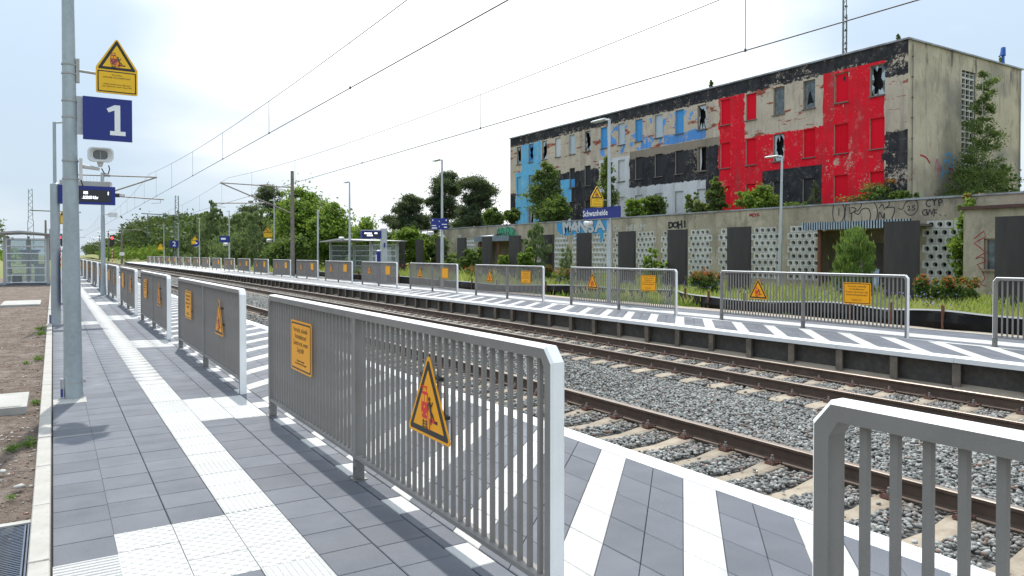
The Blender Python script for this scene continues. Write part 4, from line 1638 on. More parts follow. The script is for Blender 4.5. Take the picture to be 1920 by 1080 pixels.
for (x, z, w, h) in ((-.34, .17, .05, .06), (.28, .17, .05, .06), (-.36, -.08, .20, .035), (-.36, -.19, .24, .05), (.10, -.02, .24, .035), (.20, -.15, .14, .05), (-.03, .12, .03, .05), (-.03, -.12, .03, .05)):
    MB().box(x, x + w, -.004, -.001, z - h / 2, z + h / 2).obj('printed_mark', M['sign_white'], t)
t = thing('platform_number_sign', 'small blue sign with a white 2 beside the green lattice mast', 'sign', (14.75, 114.9, 3.0), 0)
MB().box(-.55, .55, 0, .06, -.5, .5).obj('panel', M['sign_blue'], t)
lettering(t, "2", .95, 'sign_white', (0, -.01, 0), bold=.01)
for y, z, lab in ((79.0, 3.1, 'small blue sign on the lamp among the young pines'), (97.0, 2.9, 'small round blue sign on the lamp left of the tall young pine')):
    t = thing('small_sign', lab, 'sign', (14.85, y, z), R(-10))
    if z > 3:
        MB().box(-.5, .5, 0, .06, -.32, .32).obj('panel', M['sign_blue'], t)
        b = MB().box(-.35, .1, -.005, -.001, -.06, .12).obj('printed_lines', M['sign_white'], t)
    else:
        MB().tube((0, 0, 0), (0, .06, 0), .42, seg=16).obj('panel', M['sign_blue'], t)
        MB().box(-.2, .2, -.006, -.001, -.08, .1).obj('printed_lines', M['sign_white'], t)

# departure display on far platform
t = thing('departure_display', 'blue train departure display on a grey post right of the glass shelter', 'display', (15.3, 37.6, 0), 0)
MB().box(-.16, .16, 0, .2, 0, 2.98).obj('post', M['galv_light'], t)
MB().box(-1.28, -.162, 0.02, .2, 2.44, 2.84).obj('case', M['sign_blue'], t)
MB().box(-1.20, -.30, .012, .018, 2.50, 2.79).obj('screen', M['screen'], t)
lettering(t, "Zug nach Büchen  8\nFahrt in Kürze", .105, 'led', (-1.25, .008, 2.65), bold=.002) if False else None
b = MB()
for (x, z, w) in ((-1.12, 2.70, .45), (-.55, 2.71, .18), (-.98, 2.59, .35)):
    for i in range(int(w / .085)):
        b.box(x + i * .085, x + i * .085 + .062, .006, .011, z - .03, z + .035)
b.obj('display_text', M['led'], t)
MB().box(-1.28, -.162, .03, .19, 2.84, 2.90).obj('top_cover', M['grey_metal'], t)
MB().box(-.75, -.45, .04, .16, 2.38, 2.438).obj('clock_pod', M['plastic_white'], t)
t = thing('info_column', 'short blue and white help point column beside the departure display post', 'help point', (15.1, 37.9, 0))
MB().tube((0, 0, 0), (0, 0, 1.75), .14, .14, 14).obj('column', M['sign_blue'], t, True)
MB().box(-.16, -.139, -.05, .05, 1.1, 1.55).obj('call_plate', M['sign_white'], t)
MB().tube((0, 0, 1.751), (0, 0, 1.82), .14, .06, 14).obj('cap', M['plastic_white'], t)
MB().tube((.2, -.3, 1.9), (.2, -.3, 2.2), .01, seg=6).box(.18, .2, -.45, -.15, 1.95, 2.2).obj('small_plate', M['sign_blue'], t)


# shelters
def shelter(loc, w, d, h, rz, label, roofslope=.12, side='x'):
    t = thing('glass_shelter', label, 'shelter', loc, rz)
    n = 5
    # local: x along the long open side, y depth (away), posts grey, glass panels
    for x in (0, w / 2, w):
        for y in (0, d):
            if x == w / 2 and y == 0:
                continue
            MB().box(x - .06, x + .06, y - .06, y + .06, 0, h).obj('post', M['grey_metal'], t)
    def panel(x0, x1, y0, y1):
        f = MB()
        zs = np.linspace(.08, h - .22, n + 2)
        horiz = abs(x1 - x0) > abs(y1 - y0)
        def bar_(a, c, z0, z1):
            if horiz:
                f.box(x0 + (x1 - x0) * a, x0 + (x1 - x0) * c, y0 - .02, y0 + .02, z0, z1)
            else:
                f.box(x0 - .02, x0 + .02, y0 + (y1 - y0) * a, y0 + (y1 - y0) * c, z0, z1)
        e = .05 / max(abs(x1 - x0), abs(y1 - y0))
        bar_(0, e, zs[0], zs[-1] + .05)
        bar_(1 - e, 1, zs[0], zs[-1] + .05)
        for z in zs:
            bar_(e, 1 - e, z, z + .05)
        fo = f.obj('glazing_frame', M['alu'], t)
        for a, c in zip(zs[:-1], zs[1:]):
            p = MB()
            if horiz:
                p.box(x0 + .05, x1 - .05, y0 - .005, y0 + .005, a + .05, c)
            else:
                p.box(x0 - .005, x0 + .005, y0 + .05, y1 - .05, a + .05, c)
            p.obj('pane', M['glass'], fo)
    panel(.065, w / 2 - .065, d, d)
    panel(w / 2 + .065, w - .065, d, d)
    panel(0, 0, .065, d - .065)
    panel(w, w, .065, d - .065)
    b = MB()
    b.prism([(-.7, h + .10), (w * .35, h + .22), (w + .7, h + .02), (w + .7, h + .0), (w * .35, h + .12), (-.7, h + .04)], -.5, d + .35, 'y')
    b.obj('roof', M['grey_metal'], t)
    return t


t = shelter((15.9, 48.6, 0), 7.4, 1.7, 2.35, -math.pi / 2, 'glass waiting shelter with grey flat roof on the far platform')
MB().box(5.6, 6.6, 1.62, 1.66, 1.1, 2.0).obj('notice_board', M['sign_white'], t)
MB().box(5.62, 5.85, 1.60, 1.618, 1.3, 1.9).obj('notice_poster', M['sign_yellow_pole'], t)
t = shelter((-2.12, 46.0, 0), 1.9, 4.0, 2.58, 0, 'glass waiting shelter with grey roof at the far left behind the soil strip')
# front glazing of left shelter
f = MB()
zs = np.linspace(.08, 2.36, 7)
f.box(.07, .12, -.02, .02, .08, 2.41).box(1.78, 1.83, -.02, .02, .08, 2.41)
for z in zs:
    f.box(.12, 1.78, -.02, .02, z, z + .05)
fo = f.obj('glazing_frame', M['alu'], t)
for a, c in zip(zs[:-1], zs[1:]):
    MB().box(.12, 1.78, -.005, .005, a + .05, c).obj('pane', M['glass'], fo)
t2 = thing('bench', 'red brown slatted bench inside the left glass shelter', 'bench', (-1.95, 47.2, 0))
for i in range(4):
    MB().box(.1 + i * .11, .19 + i * .11, 0, 1.8, .42, .46).obj('slat', M['bench_red'], t2)
for i in range(3):
    MB().box(.02, .05, 0, 1.8, .55 + i * .12, .64 + i * .12).obj('slat', M['bench_red'], t2)
MB().box(.1, .5, .1, .16, 0, .42).box(.1, .5, 1.6, 1.66, 0, .42).obj('leg', M['black_plastic'], t2)
t2 = thing('litter_bin', 'grey square litter bin seen through the left shelter glass', 'bin', (-.62, 47.6, 0))
MB().box(-.22, .22, -.2, .2, .05, 1.0).obj('body', M['galv_light'], t2)
MB().box(-.24, .24, -.22, .22, 1.0, 1.06).obj('lid', M['grey_metal'], t2)
MB().box(-.2, .2, -.206, -.201, .45, .50).obj('slot', M['black_plastic'], t2)
o = MB().box(-3.6, -.1, 45.6, 51, -.05, -.002).obj('paved_area', M['tile_dark'])
o['kind'] = 'structure'

# ================================================================== overhead line
def lattice(b, x, y, z0, z1, w0, w1, n):
    c = lambda f: w0 + (w1 - w0) * f
    for sx in (-1, 1):
        for sy in (-1, 1):
            b.tube((x + sx * w0, y + sy * w0, z0), (x + sx * w1, y + sy * w1, z1), .035, .035, 4)
    for i in range(n):
        f0, f1 = i / n, (i + 1) / n
        a, e = c(f0), c(f1)
        za, ze = z0 + (z1 - z0) * f0, z0 + (z1 - z0) * f1
        s = 1 if i % 2 else -1
        for sy in (-1, 1):
            b.tube((x - s * a, y + sy * a, za), (x + s * e, y + sy * e, ze), .018, seg=4)
            b.tube((x + sy * a, y - s * a, za), (x + sy * e, y + s * e, ze), .018, seg=4)
    return b


def insul(b, p, q, f, mi=1):
    p, q = Vector(p), Vector(q)
    d = (q - p).normalized()
    c = p.lerp(q, f)
    for k in range(5):
        b.tube(c + d * (k * .07 - .14), c + d * (k * .07 - .11), .085, seg=8, mi=mi)


def cantilever(t, mx, y, tx, side):
    """registration arms from mast at mx to track centre tx"""
    s = 1 if tx > mx else -1
    top, tip = (mx - tx + 0, 0, 0), 0
    base = Vector((mx, y, 0))
    b = MB()
    a0 = (0, 0, 6.75)
    a1 = (tx - mx + s * .35, 0, 6.85)
    lo = (0.0, 0, 4.85)
    b.tube(a0, a1, .040, seg=8)
    b.tube(lo, a1, .045, seg=8)
    r0 = Vector(lo).lerp(Vector(a1), .42)
    r1 = (tx - mx + s * .75, 0, 5.42)
    b.tube(tuple(r0 + Vector((0, 0, -.15))), r1, .036, seg=8)
    insul(b, a0, a1, .42)
    insul(b, lo, a1, .30)
    insul(b, tuple(r0), r1, .25)
    b.path([(tx - mx + s * .55, 0, 5.42), (tx - mx + s * .55, 0, 5.20), (tx - mx, 0, 5.15)], .014, 6)
    b.obj('cantilever', [M['arm_metal'], M['insul']], t)


t = thing('catenary_mast', 'round brown concrete catenary mast behind the railings on the far platform', 'mast', (14.9, 54.2, -.3), 0)
MB().tube((0, 0, 0), (0, 0, 7.95), .165, .115, 16).obj('mast', M['mast_conc'], t, True)
cantilever(t, 14.9, 54.2, 10.25, -1)
t = thing('catenary_mast', 'catenary mast hidden behind the nearest pole, its arms reaching over the near track', 'mast', (.84, 52.5, -.3), 0)
MB().tube((0, 0, 0), (0, 0, 7.95), .16, .11, 16).obj('mast', M['mast_conc'], t, True)
cantilever(t, .84, 52.5, 5.40, 1)
t = thing('lattice_mast', 'tall green lattice mast with a cross arm on the far platform', 'mast', (15.25, 115.8, -.2))
lattice(MB(), 0, 0, 0, 6.6, .34, .30, 12).obj('lower_lattice', M['mast_green'], t)
lattice(MB(), 0, 0, 6.6, 10.2, .24, .20, 9).obj('upper_lattice', M['mast_green'], t)
MB().tube((0, 0, 7.35), (-4.6, 0, 7.5), .07, seg=6).tube((-3.8, 0, 7.45), (-3.8, 0, 4.3), .06, seg=6).obj('cross_arm', M['mast_green'], t)
b = MB().tube((-3.8, 0, 6.5), (-6.6, 0, 6.6), .03, seg=6).tube((-3.8, 0, 4.6), (-6.6, 0, 6.7), .03, seg=6).tube((-4.6, 0, 5.2), (-8.6, 0, 5.1), .03, seg=6)
b.obj('cantilever', M['arm_metal'], t)
t = thing('lattice_mast', 'pale green lattice mast at the far left behind the shelter', 'mast', (-2.35, 111, -.2))
lattice(MB(), 0, 0, 0, 6.0, .34, .30, 11).obj('lower_lattice', M['mast_green'], t)
lattice(MB(), 0, 0, 6.0, 10.0, .24, .20, 10).obj('upper_lattice', M['mast_green'], t)
MB().tube((0, 0, 7.3), (5.5, 0, 7.2), .07, seg=6).obj('cross_arm', M['mast_green'], t)
for i, (x, y) in enumerate(((13.4, 190), (14.2, 252), (14.8, 315))):
    t = thing('catenary_mast', 'distant slim catenary mast beyond the platforms, %s one' % ['nearest', 'middle', 'farthest'][i], 'mast', (x, y, -.7))
    MB().tube((0, 0, 0), (0, 0, 9.2), .28, .18, 8).obj('mast', M['mast_conc'], t)
    b = MB().tube((0, 0, 7.1), (-5, 0, 7.2), .05, seg=5).tube((0, 0, 5.1), (-5, 0, 7.2), .05, seg=5).tube((-2, 0, 5.9), (-5.4, 0, 5.8), .05, seg=5)
    b.obj('cantilever', M['galv_light'], t)
    if i == 0:
        MB().box(-.5, .5, -.32, -.30, 1.9, 2.7).obj('distance_plate', M['sign_white'], t)
for i, (x, y) in enumerate(((-1.2, 176), (-.6, 238))):
    t = thing('catenary_mast', 'distant catenary mast left of the tracks, %s one' % ['nearer', 'farther'][i], 'mast', (x, y, -.6))
    MB().tube((0, 0, 0), (0, 0, 9.0), .25, .17, 8).obj('mast', M['mast_conc'], t)
    MB().tube((0, 0, 7.1), (6.5, 0, 7.2), .05, seg=5).tube((0, 0, 5.1), (6.5, 0, 7.2), .05, seg=5).tube((2, 0, 5.7), (7, 0, 5.6), .05, seg=5).obj('cantilever', M['galv_light'], t)

SUP = [-10, 53, 115, 177, 239, 301]


def cat_z(y):
    for a, b_ in zip(SUP[:-1], SUP[1:]):
        if a <= y <= b_:
            m = (a + b_) / 2
            return 6.05 + .75 * ((y - m) / ((b_ - a) / 2)) ** 2 - 0.3 * 0
    return 6.6


for xt, lab, first in ((5.38, 'overhead wires of the near track with droppers', 8.2), (10.20, 'overhead wires of the far track with droppers', 8.7)):
    t = thing('overhead_wire', lab, 'overhead wire', (xt, 0, 0))
    b = MB()
    ys = list(np.arange(-10, 301, 3.0))
    b.path([(0, y, 5.12) for y in (-10, 53, 115, 177, 239, 301)], .0105, 6)
    b.obj('contact_wire', M['wire'], t)
    b = MB().path([(0, y, cat_z(y)) for y in ys], .0085, 5)
    b.obj('messenger_wire', M['wire'], t)
    y = first
    while y < 180:
        MB().tube((0, y, 5.12), (0, y, cat_z(y)), .0065, seg=4).tube((0, y, 5.10), (0, y, 5.15), .02, seg=6).obj('dropper', M['wire'], t)
        y += 6.9 if xt < 7 else 9.3
# signals
for i, (x, y, z, lab) in enumerate(((14.0, 232, -.6, 'red railway signal on a red and white post beyond the platforms, right one'), (1.1, 150, -.5, 'red railway signal seen between the two nearest poles'))):
    t = thing('railway_signal', lab, 'signal', (x, y, z))
    b = MB()
    for k in range(8):
        b.tube((0, 0, k * .45), (0, 0, k * .45 + .45), .11, seg=8, mi=k % 2)
    b.obj('post', [M['sign_red'], M['sign_white']], t)
    MB().box(-.55, .55, 0, .1, 4.4, 7.4).obj('signal_head', M['black_plastic'], t) if i == 0 else MB().box(-.35, .35, 0, .1, 3.4, 5.6).obj('signal_head', M['black_plastic'], t)
    zz = 6.6 if i == 0 else 4.95
    MB().tube((0, -.02, zz), (0, -.05, zz), .34 if i == 0 else .2, seg=12).obj('red_light', M['signal_red'], t)
t = thing('relay_box', 'small dark green relay hut far off left of the tracks', 'hut', (-3.3, 150, -.2))
MB().box(-1.2, 1.2, -1, 1, 0, 2.2).obj('cabin', M['mast_green'], t)
MB().box(-1.5, 1.5, -1.2, 1.2, 2.2, 2.5).obj('roof', M['crane_blue'], t)
# ================================================================== apartment block
def wall_open(u0, u1, v0, v1, ops, fn, depth, name, mats):
    """wall in the (u,v) plane with rectangular openings; fn(u,v,w) -> world, w = depth inwards"""
    us = sorted(set([u0, u1] + [round(o[0], 4) for o in ops] + [round(o[1], 4) for o in ops]))
    vs = sorted(set([v0, v1] + [round(o[2], 4) for o in ops] + [round(o[3], 4) for o in ops]))
    b = MB()
    for i in range(len(us) - 1):
        uc = (us[i] + us[i + 1]) / 2
        col_ops = [o for o in ops if o[0] < uc < o[1]]
        run = None
        for j in range(len(vs) - 1):
            vc = (vs[j] + vs[j + 1]) / 2
            hole = any(o[2] < vc < o[3] for o in col_ops)
            if not hole:
                if run is None:
                    run = vs[j]
                end = vs[j + 1]
            if (hole or j == len(vs) - 2) and run is not None:
                e = vs[j] if hole else vs[j + 1]
                b.poly([fn(us[i], run, 0), fn(us[i + 1], run, 0), fn(us[i + 1], e, 0), fn(us[i], e, 0)])
                run = None
    for a, c, d, e in ops:
        for p, q in (((a, d), (a, e)), ((a, e), (c, e)), ((c, e), (c, d)), ((c, d), (a, d))):
            b.poly([fn(p[0], p[1], 0), fn(q[0], q[1], 0), fn(q[0], q[1], depth), fn(p[0], p[1], depth)], 1)
    return b.mesh(name, mats)


BX = 39.0
bld = thing('apartment_block', 'derelict four storey block with flaking red, black, white and blue paint', 'building', (0, 0, 0))
WCOL = [(60.75, 61.53), (58.59, 59.42), (56.30, 57.10), (54.14, 54.98), (51.99, 52.79), (49.76, 50.58), (47.58, 48.39), (45.36, 46.15), (43.26, 44.10), (41.03, 41.87),
        (38.85, 39.70), (36.68, 37.50), (34.53, 35.37), (32.35, 33.18), (30.17, 31.00), (27.98, 28.81), (25.80, 26.70), (23.60, 24.48)]
WROW = [(10.42, 12.14), (7.47, 9.18), (4.60, 6.20)]
KIND = [list("xXxwgxbpbpbxrrdDhx"), list("CBCkikkwkkkorrxsSr"), list("Cokkkkkwwwwwrrkkrr")]
ops = [(a, c, d, e) for d, e in WROW for a, c in WCOL]
F_ = lambda u, v, w: (BX + w, u, v)
link('facade_wall', wall_open(22.3, 62.75, -0.5, 13.10, ops, F_, .22, 'facade_wall', [M['facade'], M['reveal']]), bld)
BOARD = {'w': 'white_board', 'g': 'pale_board', 'b': 'blue_board', 'p': 'pale_board', 'r': 'red_board', 'C': 'cyan_board', 'B': 'blue_board', 'k': 'black_board', 'i': 'black_board', 's': 'red_board', 'S': 'red_board', 'h': 'red_board'}
sill_me = MB().prism([(-.10, -.07), (.03, -.07), (.03, .0), (-.10, -.015)], -.47, .47, 'y').mesh('window_sill', M['sill'])
frames = {}
for ri, (z0, z1) in enumerate(WROW):
    for ci, (a, c) in enumerate(WCOL):
        k = KIND[ri][ci]
        yc, w, h = (a + c) / 2, (c - a), z1 - z0
        f = MB()
        for q in ((-w / 2 + .003, -w / 2 + .05, 0, h), (w / 2 - .05, w / 2 - .003, 0, h), (-w / 2 + .05, w / 2 - .05, 0.003, .05), (-w / 2 + .05, w / 2 - .05, h - .05, h - .003)):
            f.box(.10, .15, q[0], q[1], q[2], q[3])
        win = f.obj('window', M['frame_wood'] if k in 'xXodDh' else M[BOARD.get(k, 'sill')], bld, loc=(BX, yc, z0))
        iw = w / 2 - .05
        if k in BOARD:
            bd = MB().box(.115, .135, -iw, iw, .05, h - .05)
            mats = [M[BOARD[k]], M['black_board'], M['blue_board']]
            if k == 'i':
                bd.box(.105, .1145, -iw, iw, .05, .75, 2)
            if k in 'sS':
                for j in range(7):
                    yy = -iw + (j + .5) * 2 * iw / 7
                    bd.box(.095, .114, yy - .012, yy + .012, .05, h - .05)
                for j in range(3):
                    bd.box(.090, .0945, -iw, iw, .3 + j * .5, .33 + j * .5)
            if k == 'h':
                bd.prism([(-.12 + .1 * math.cos(t), h - .35 + .16 * math.sin(t)) for t in np.arange(0, 6.2, .9)], .108, .1145, 'x', 1)
            bd.obj('board', mats, win)
        else:
            MB().box(.40, .42, -w / 2, w / 2, 0, h).obj('room_panel', M['void'], win)  # flat panel whose near-black colour stands in for the unlit room
            s = MB()
            rr = random.Random(ri * 50 + ci)
            if k in 'dD':
                s.box(.12, .126, -iw, iw, .05, h - .05)
                if k == 'D':
                    s.prism([(-.25, .3), (-.05, .35), (.2, .25), (.12, .9), (.0, 1.1), (-.1, .75)], .116, .1195, 'x', 1)
            elif k == 'o':
                s.prism([(iw, .05), (iw, h - .05), (iw - .16, h - .05), (iw - .2, h * .4), (iw - .1, .05)], .2, .205, 'x', 2)
            else:
                # shards left round the frame: centre broken away
                n = 18
                inn, outp = [], []
                for j in range(n):
                    t_ = j / n * 2 * math.pi + .1
                    r_ = rr.uniform(.45, .98)
                    dx, dz = math.cos(t_), math.sin(t_)
                    m_ = 1 / max(abs(dx), abs(dz))
                    outp.append((dx * m_ * iw, h / 2 + dz * m_ * (h / 2 - .05)))
                    inn.append((dx * m_ * iw * r_ * .88, h / 2 + dz * m_ * (h / 2 - .05) * r_))
                gm = 2 if (k == 'X' or ri == 1) else 0
                for j in range(n):
                    jj = (j + 1) % n
                    s.poly([(.12, *outp[j]), (.12, *outp[jj]), (.12, *inn[jj]), (.12, *inn[j])], gm if k == 'X' else (3 if rr.random() < .55 else 0))
            s.obj('pane', [M['old_glass'], M['void'], M['blue_board'] if k == 'X' else M['white_board'], M['pale_board']], win)
        so = link('window_sill', sill_me, win, (0, 0, 0))
# gable
G_ = lambda u, v, w: (u, 22.3 + w, v)
gops = [(44.5, 46.0, 4.9, 12.2)]
link('gable_wall', wall_open(39.0, 51.6, -0.5, 13.10, gops, G_, .35, 'gable_wall', [M['gable'], M['sill']]), bld)
b = MB()
for i in range(4):
    b.box(44.5 + i * .475 + .003, 44.5 + i * .475 + .07, 22.36, 22.50, 4.91, 12.19)
z = 4.93
while z < 12.1:
    b.box(44.5 + .004, 45.996, 22.37, 22.49, z, z + .10)
    b.box(44.5 + .004, 45.996, 22.375, 22.485, z + .30, z + .34)
    z += .62
b.obj('stair_grille', M['vent'], bld)
MB().box(44.45, 46.05, 22.66, 22.7, 4.8, 12.3).obj('room_panel', M['pale_board'], bld)
MB().box(44.6, 45.9, 22.62, 22.655, 4.8, 12.2).obj('room_panel', M['void'], bld)
b = MB().box(39.25, 51.6, 22.7, 62.7, 12.95, 13.05).box(51.4, 51.6, 22.7, 62.7, 0, 13.0).box(39.3, 51.4, 62.55, 62.75, 0, 12.95)
b.obj('roof', M['sill'], bld)
b = MB()
for i in range(20):
    y = 22.2 + i * 2.03
    b.box(38.90, 39.14, y + .01, y + 2.02, 13.10 + random.uniform(0, .012), 13.20)
for i in range(7):
    x = 39.15 + i * 1.79
    b.box(x, x + 1.77, 22.18, 22.42, 13.102 + random.uniform(0, .012), 13.19)
b.obj('roof_edge', M['flash'], bld)
MB().tube((51.3, 22.24, 4), (51.3, 22.24, 12.9), .02, seg=6).obj('lightning_rod', M['sill'], bld)
b = MB().tube((39.35, 22.24, 4), (39.35, 22.24, 12.9), .02, seg=6)
for i in range(8):
    b.box(39.32, 39.38, 22.2, 22.3, 4.5 + i * 1.1, 4.56 + i * 1.1)
b.obj('lightning_rod', M['sill'], bld)


def ribbon(b, pts, w, y=-.006, mi=0):
    P = [Vector(p) for p in pts]
    n = len(P)
    L, Rr = [], []
    for i in range(n):
        d = (P[min(i + 1, n - 1)] - P[max(i - 1, 0)])
        if d.length < 1e-6:
            d = Vector((1, 0))
        d.normalize()
        nn = Vector((-d.y, d.x)) * (w / 2)
        L.append(P[i] + nn)
        Rr.append(P[i] - nn)
    for i in range(n - 1):
        b.poly([(Rr[i].x, y, Rr[i].y), (Rr[i + 1].x, y, Rr[i + 1].y), (L[i + 1].x, y, L[i + 1].y), (L[i].x, y, L[i].y)], mi)


def spline(pts, closed=False, n=8):
    P = [Vector(p) for p in pts]
    out = []
    m = len(P)
    rng_ = range(m if closed else m - 1)
    for i in rng_:
        g = (lambda k: P[k % m]) if closed else (lambda k: P[max(0, min(m - 1, k))])
        p0, p1, p2, p3 = g(i - 1), g(i), g(i + 1), g(i + 2)
        for k in range(n):
            t = k / n
            out.append(tuple(.5 * ((2 * p1) + (-p0 + p2) * t + (2 * p0 - 5 * p1 + 4 * p2 - p3) * t * t + (-p0 + 3 * p1 - 3 * p2 + p3) * t ** 3)))
    out.append(tuple(P[0] if closed else P[-1]))
    return out


# gable graffiti (small colourful piece low down)
b = MB()
for pts, mi in (([(41.7, 6.2), (41.9, 6.9), (42.1, 6.3), (42.0, 5.9)], 0), ([(42.5, 5.9), (42.6, 6.7), (43.1, 6.9), (43.2, 6.3), (42.7, 6.2)], 1), ([(43.2, 5.8), (43.3, 6.4), (43.6, 6.4), (43.7, 5.8)], 2), ([(40.2, 7.0), (40.8, 6.9), (41.2, 6.6)], 2), ([(42.7, 7.1), (43.2, 7.3), (43.6, 6.8), (43.2, 6.4)], 1)):
    ribbon(b, spline(pts, False, 6), .10, 22.29, mi)
b.obj('graffiti', [M['graf_pink'], M['graf_blue'], M['graf_red']], bld)

t = thing('radio_mast', 'thin dark radio mast with guy wires on the roof of the block', 'mast', (47.5, 31.8, 13.05))
b = MB()
for x, y in ((-.13, 0), (.13, .1), (.13, -.1)):
    b.tube((x, y, 0), (x, y, 9), .035, seg=5)
for i in range(18):
    z = i * .5
    b.tube((-.13, 0, z), (.13, .1, z + .25), .015, seg=4).tube((.13, .1, z + .25), (.13, -.1, z + .5), .015, seg=4)
b.obj('lattice', M['mast_green'], t)
b = MB()
for z, s in ((2.6, 1), (3.4, 1), (4.3, 1), (5.2, -1), (3.0, 1), (.6, 1), (6.0, 1)):
    b.box(.16, .16 + .18 * abs(s), -.05, .05, z, z + .12)
b.tube((.35, 0, 2.8), (.35, 0, 5.5), .03, seg=5)
b.obj('antennas', M['black_plastic'], t)
MB().tube((0, 0, 3), (-1.3, 0, 0), .008, seg=3).tube((0, 0, 3), (1.3, 0, 0), .008, seg=3).obj('guy_wire', M['wire'], t)
t = thing('crane_tip', 'bright blue steel jib tip rising behind the roof at the far right', 'crane', (58.6, 26.4, 6))
MB().tube((0, 0, 0), (-.3, 0, 10.0), .22, .10, 4).tube((.5, 0, 0), (-.3, 0, 10.0), .14, .08, 4).tube((-.3, 0, 9.9), (-.25, 0, 10.5), .2, .15, 5).obj('jib', M['crane_blue'], t)

# ================================================================== low building with perforated walls
WX = 28.0
low_b = thing('low_building', 'low flat-roofed building with perforated block panels and graffiti in front of the block', 'building', (0, 0, 0))
BWD, BHT = .324, .30
panels = [13.80 + 0.0, 19.85, 21.87, 23.88, 25.90, 27.92, 29.93, 31.95, 33.96, 35.98, 38.0, 40.0, 50.2]
ops = []
blocks = []
for pi_, p0 in enumerate(panels):
    p1 = p0 + 5 * BWD
    for r_ in range(8):
        zt = 2.845 - r_ * BHT
        if r_ % 2 == 0:
            a, c, n = p0 + BWD / 2, p1 - BWD / 2, 4
        else:
            a, c, n = p0, p1, 5
        ops.append((a, c, round(zt - BHT, 4), round(zt, 4)))
        for i in range(n):
            blocks.append((a + (i + .5) * BWD, zt - BHT / 2, pi_))
rec1 = (16.55, 19.75, -.1, 2.58)
rec2 = (44.6, 49.8, -.1, 2.50)
ops += [rec1, rec2]
F2 = lambda u, v, w: (WX + w, u, v)
link('front_wall', wall_open(4.0, 55.6, -0.3, 3.66, ops, F2, .12, 'front_wall', [M['lowwall'], M['sill']]), low_b)
# vent block: square with a round tube through it
b = MB()
hw, hh, r_ = BWD / 2 - .004, BHT / 2 - .004, .098
n = 12
ring_o, ring_i, ring_b = [], [], []
for k in range(n):
    a = 2 * math.pi * k / n + math.pi / 12
    dx, dz = math.cos(a), math.sin(a)
    m_ = min(hw / abs(dx), hh / abs(dz))
    ring_o.append((0, dx * m_, dz * m_))
    ring_i.append((0, dx * r_, dz * r_))
    ring_b.append((.16, dx * r_ * .92, dz * r_ * .92))
corners = [(0, hw, hh), (0, -hw, hh), (0, -hw, -hh), (0, hw, -hh)]
b.v = ring_i + ring_b + ring_o + corners
for k in range(n):
    j = (k + 1) % n
    b.f.append((k, j, n + j, n + k)); b.m.append(0)
    ao, aj = ring_o[k], ring_o[j]
    # corner crossing?
    cn = None
    for ci_, (cx_, cy_, cz_) in enumerate(corners):
        if (abs(abs(ao[1]) - hw) < 1e-6) != (abs(abs(aj[1]) - hw) < 1e-6) and cy_ * (ao[1] + aj[1]) > 0 and cz_ * (ao[2] + aj[2]) > 0:
            cn = 3 * n + ci_
    b.f.append((k, 2 * n + k, cn, 2 * n + j, j) if cn is not None else (k, 2 * n + k, 2 * n + j, j)); b.m.append(0)
b.f.append(tuple(n + k for k in range(n))); b.m.append(1)  # cap closing the tube, its interior shade painted near-black
o = len(b.v)
b.v += [(.10, y_, z_) for _, y_, z_ in corners]
for k in range(4):
    j = (k + 1) % 4
    b.f.append((3 * n + k, 3 * n + j, o + j, o + k)); b.m.append(0)
VB = b.mesh('vent_block', [M['vent'], M['void']])
vco = np.array([v.co[:] for v in VB.vertices])
vtr, vmi = [], []
for p in VB.polygons:
    vs = list(p.vertices)
    for a in range(1, len(vs) - 1):
        vtr.append((vs[0], vs[a], vs[a + 1]))
        vmi.append(p.material_index)
vtr, vmi = np.array(vtr), np.array(vmi)
V, Fx, MI = [], [], []
blocks.sort(key=lambda q: q[0])
for i, (y, z, pi_) in enumerate(blocks):
    dx = random.uniform(-.012, .004)
    if i < 296:
        link('vent_block', VB, low_b, (WX + dx, y, z))
    else:
        V.append(vco + np.array([WX + dx, y, z]))
        Fx.append(vtr + (len(V) - 1) * len(vco))
        MI.append(vmi)
link('vent_block', npmesh('vent_blocks_far', np.concatenate(V), np.concatenate(Fx), [M['vent'], M['void']], np.concatenate(MI)), low_b, kind='stuff')
# recesses behind the canopies
for ri, (a, c, d, e) in enumerate((rec1, rec2)):
    b = MB().box(WX + 1.55, WX + 1.6, a - .2, c + .2, d, e + .3).box(WX + .13, WX + 1.55, a - .18, a - .08, d, e + .2).box(WX + .13, WX + 1.55, c + .08, c + .18, d, e + .2).box(WX + .13, WX + 1.6, a - .2, c + .2, e + .21, e + .3)
    b.obj('entrance_recess', M['recess'], low_b)
    MB().box(WX + 1.50, WX + 1.545, a + 1.0, a + 2.0, 0, 2.05).obj('door', M['sill'], low_b)
for i, (y, z) in enumerate(((19.15, 2.05), (19.3, 1.75), (19.15, 1.45), (19.3, 1.15), (18.98, 1.15), (19.3, .8), (46.3, 1.9), (46.0, 1.9), (46.15, 1.6), (46.3, 1.3), (46.0, 1.3), (46.15, 1.0), (46.3, .7))):
    link('vent_block', VB, low_b, (WX + 1.53, y, z))
b = MB().box(WX + .14, 37, 4.2, 55.5, 3.45, 3.56).box(WX + .2, 37, 55.3, 55.5, 0, 3.45).box(WX + .16, WX + .28, 4.2, 55.5, 3.56, 3.655)
b.obj('roof', M['sill'], low_b)
b = MB()
for i in range(64):
    y = 4 + i * 1.517
    b.box(WX - .05, WX + .16, y + .006, y + 1.508, 3.662 + random.uniform(0, .01), 3.735 + random.uniform(-.006, .006))
b.obj('roof_edge', M['flash'], low_b)


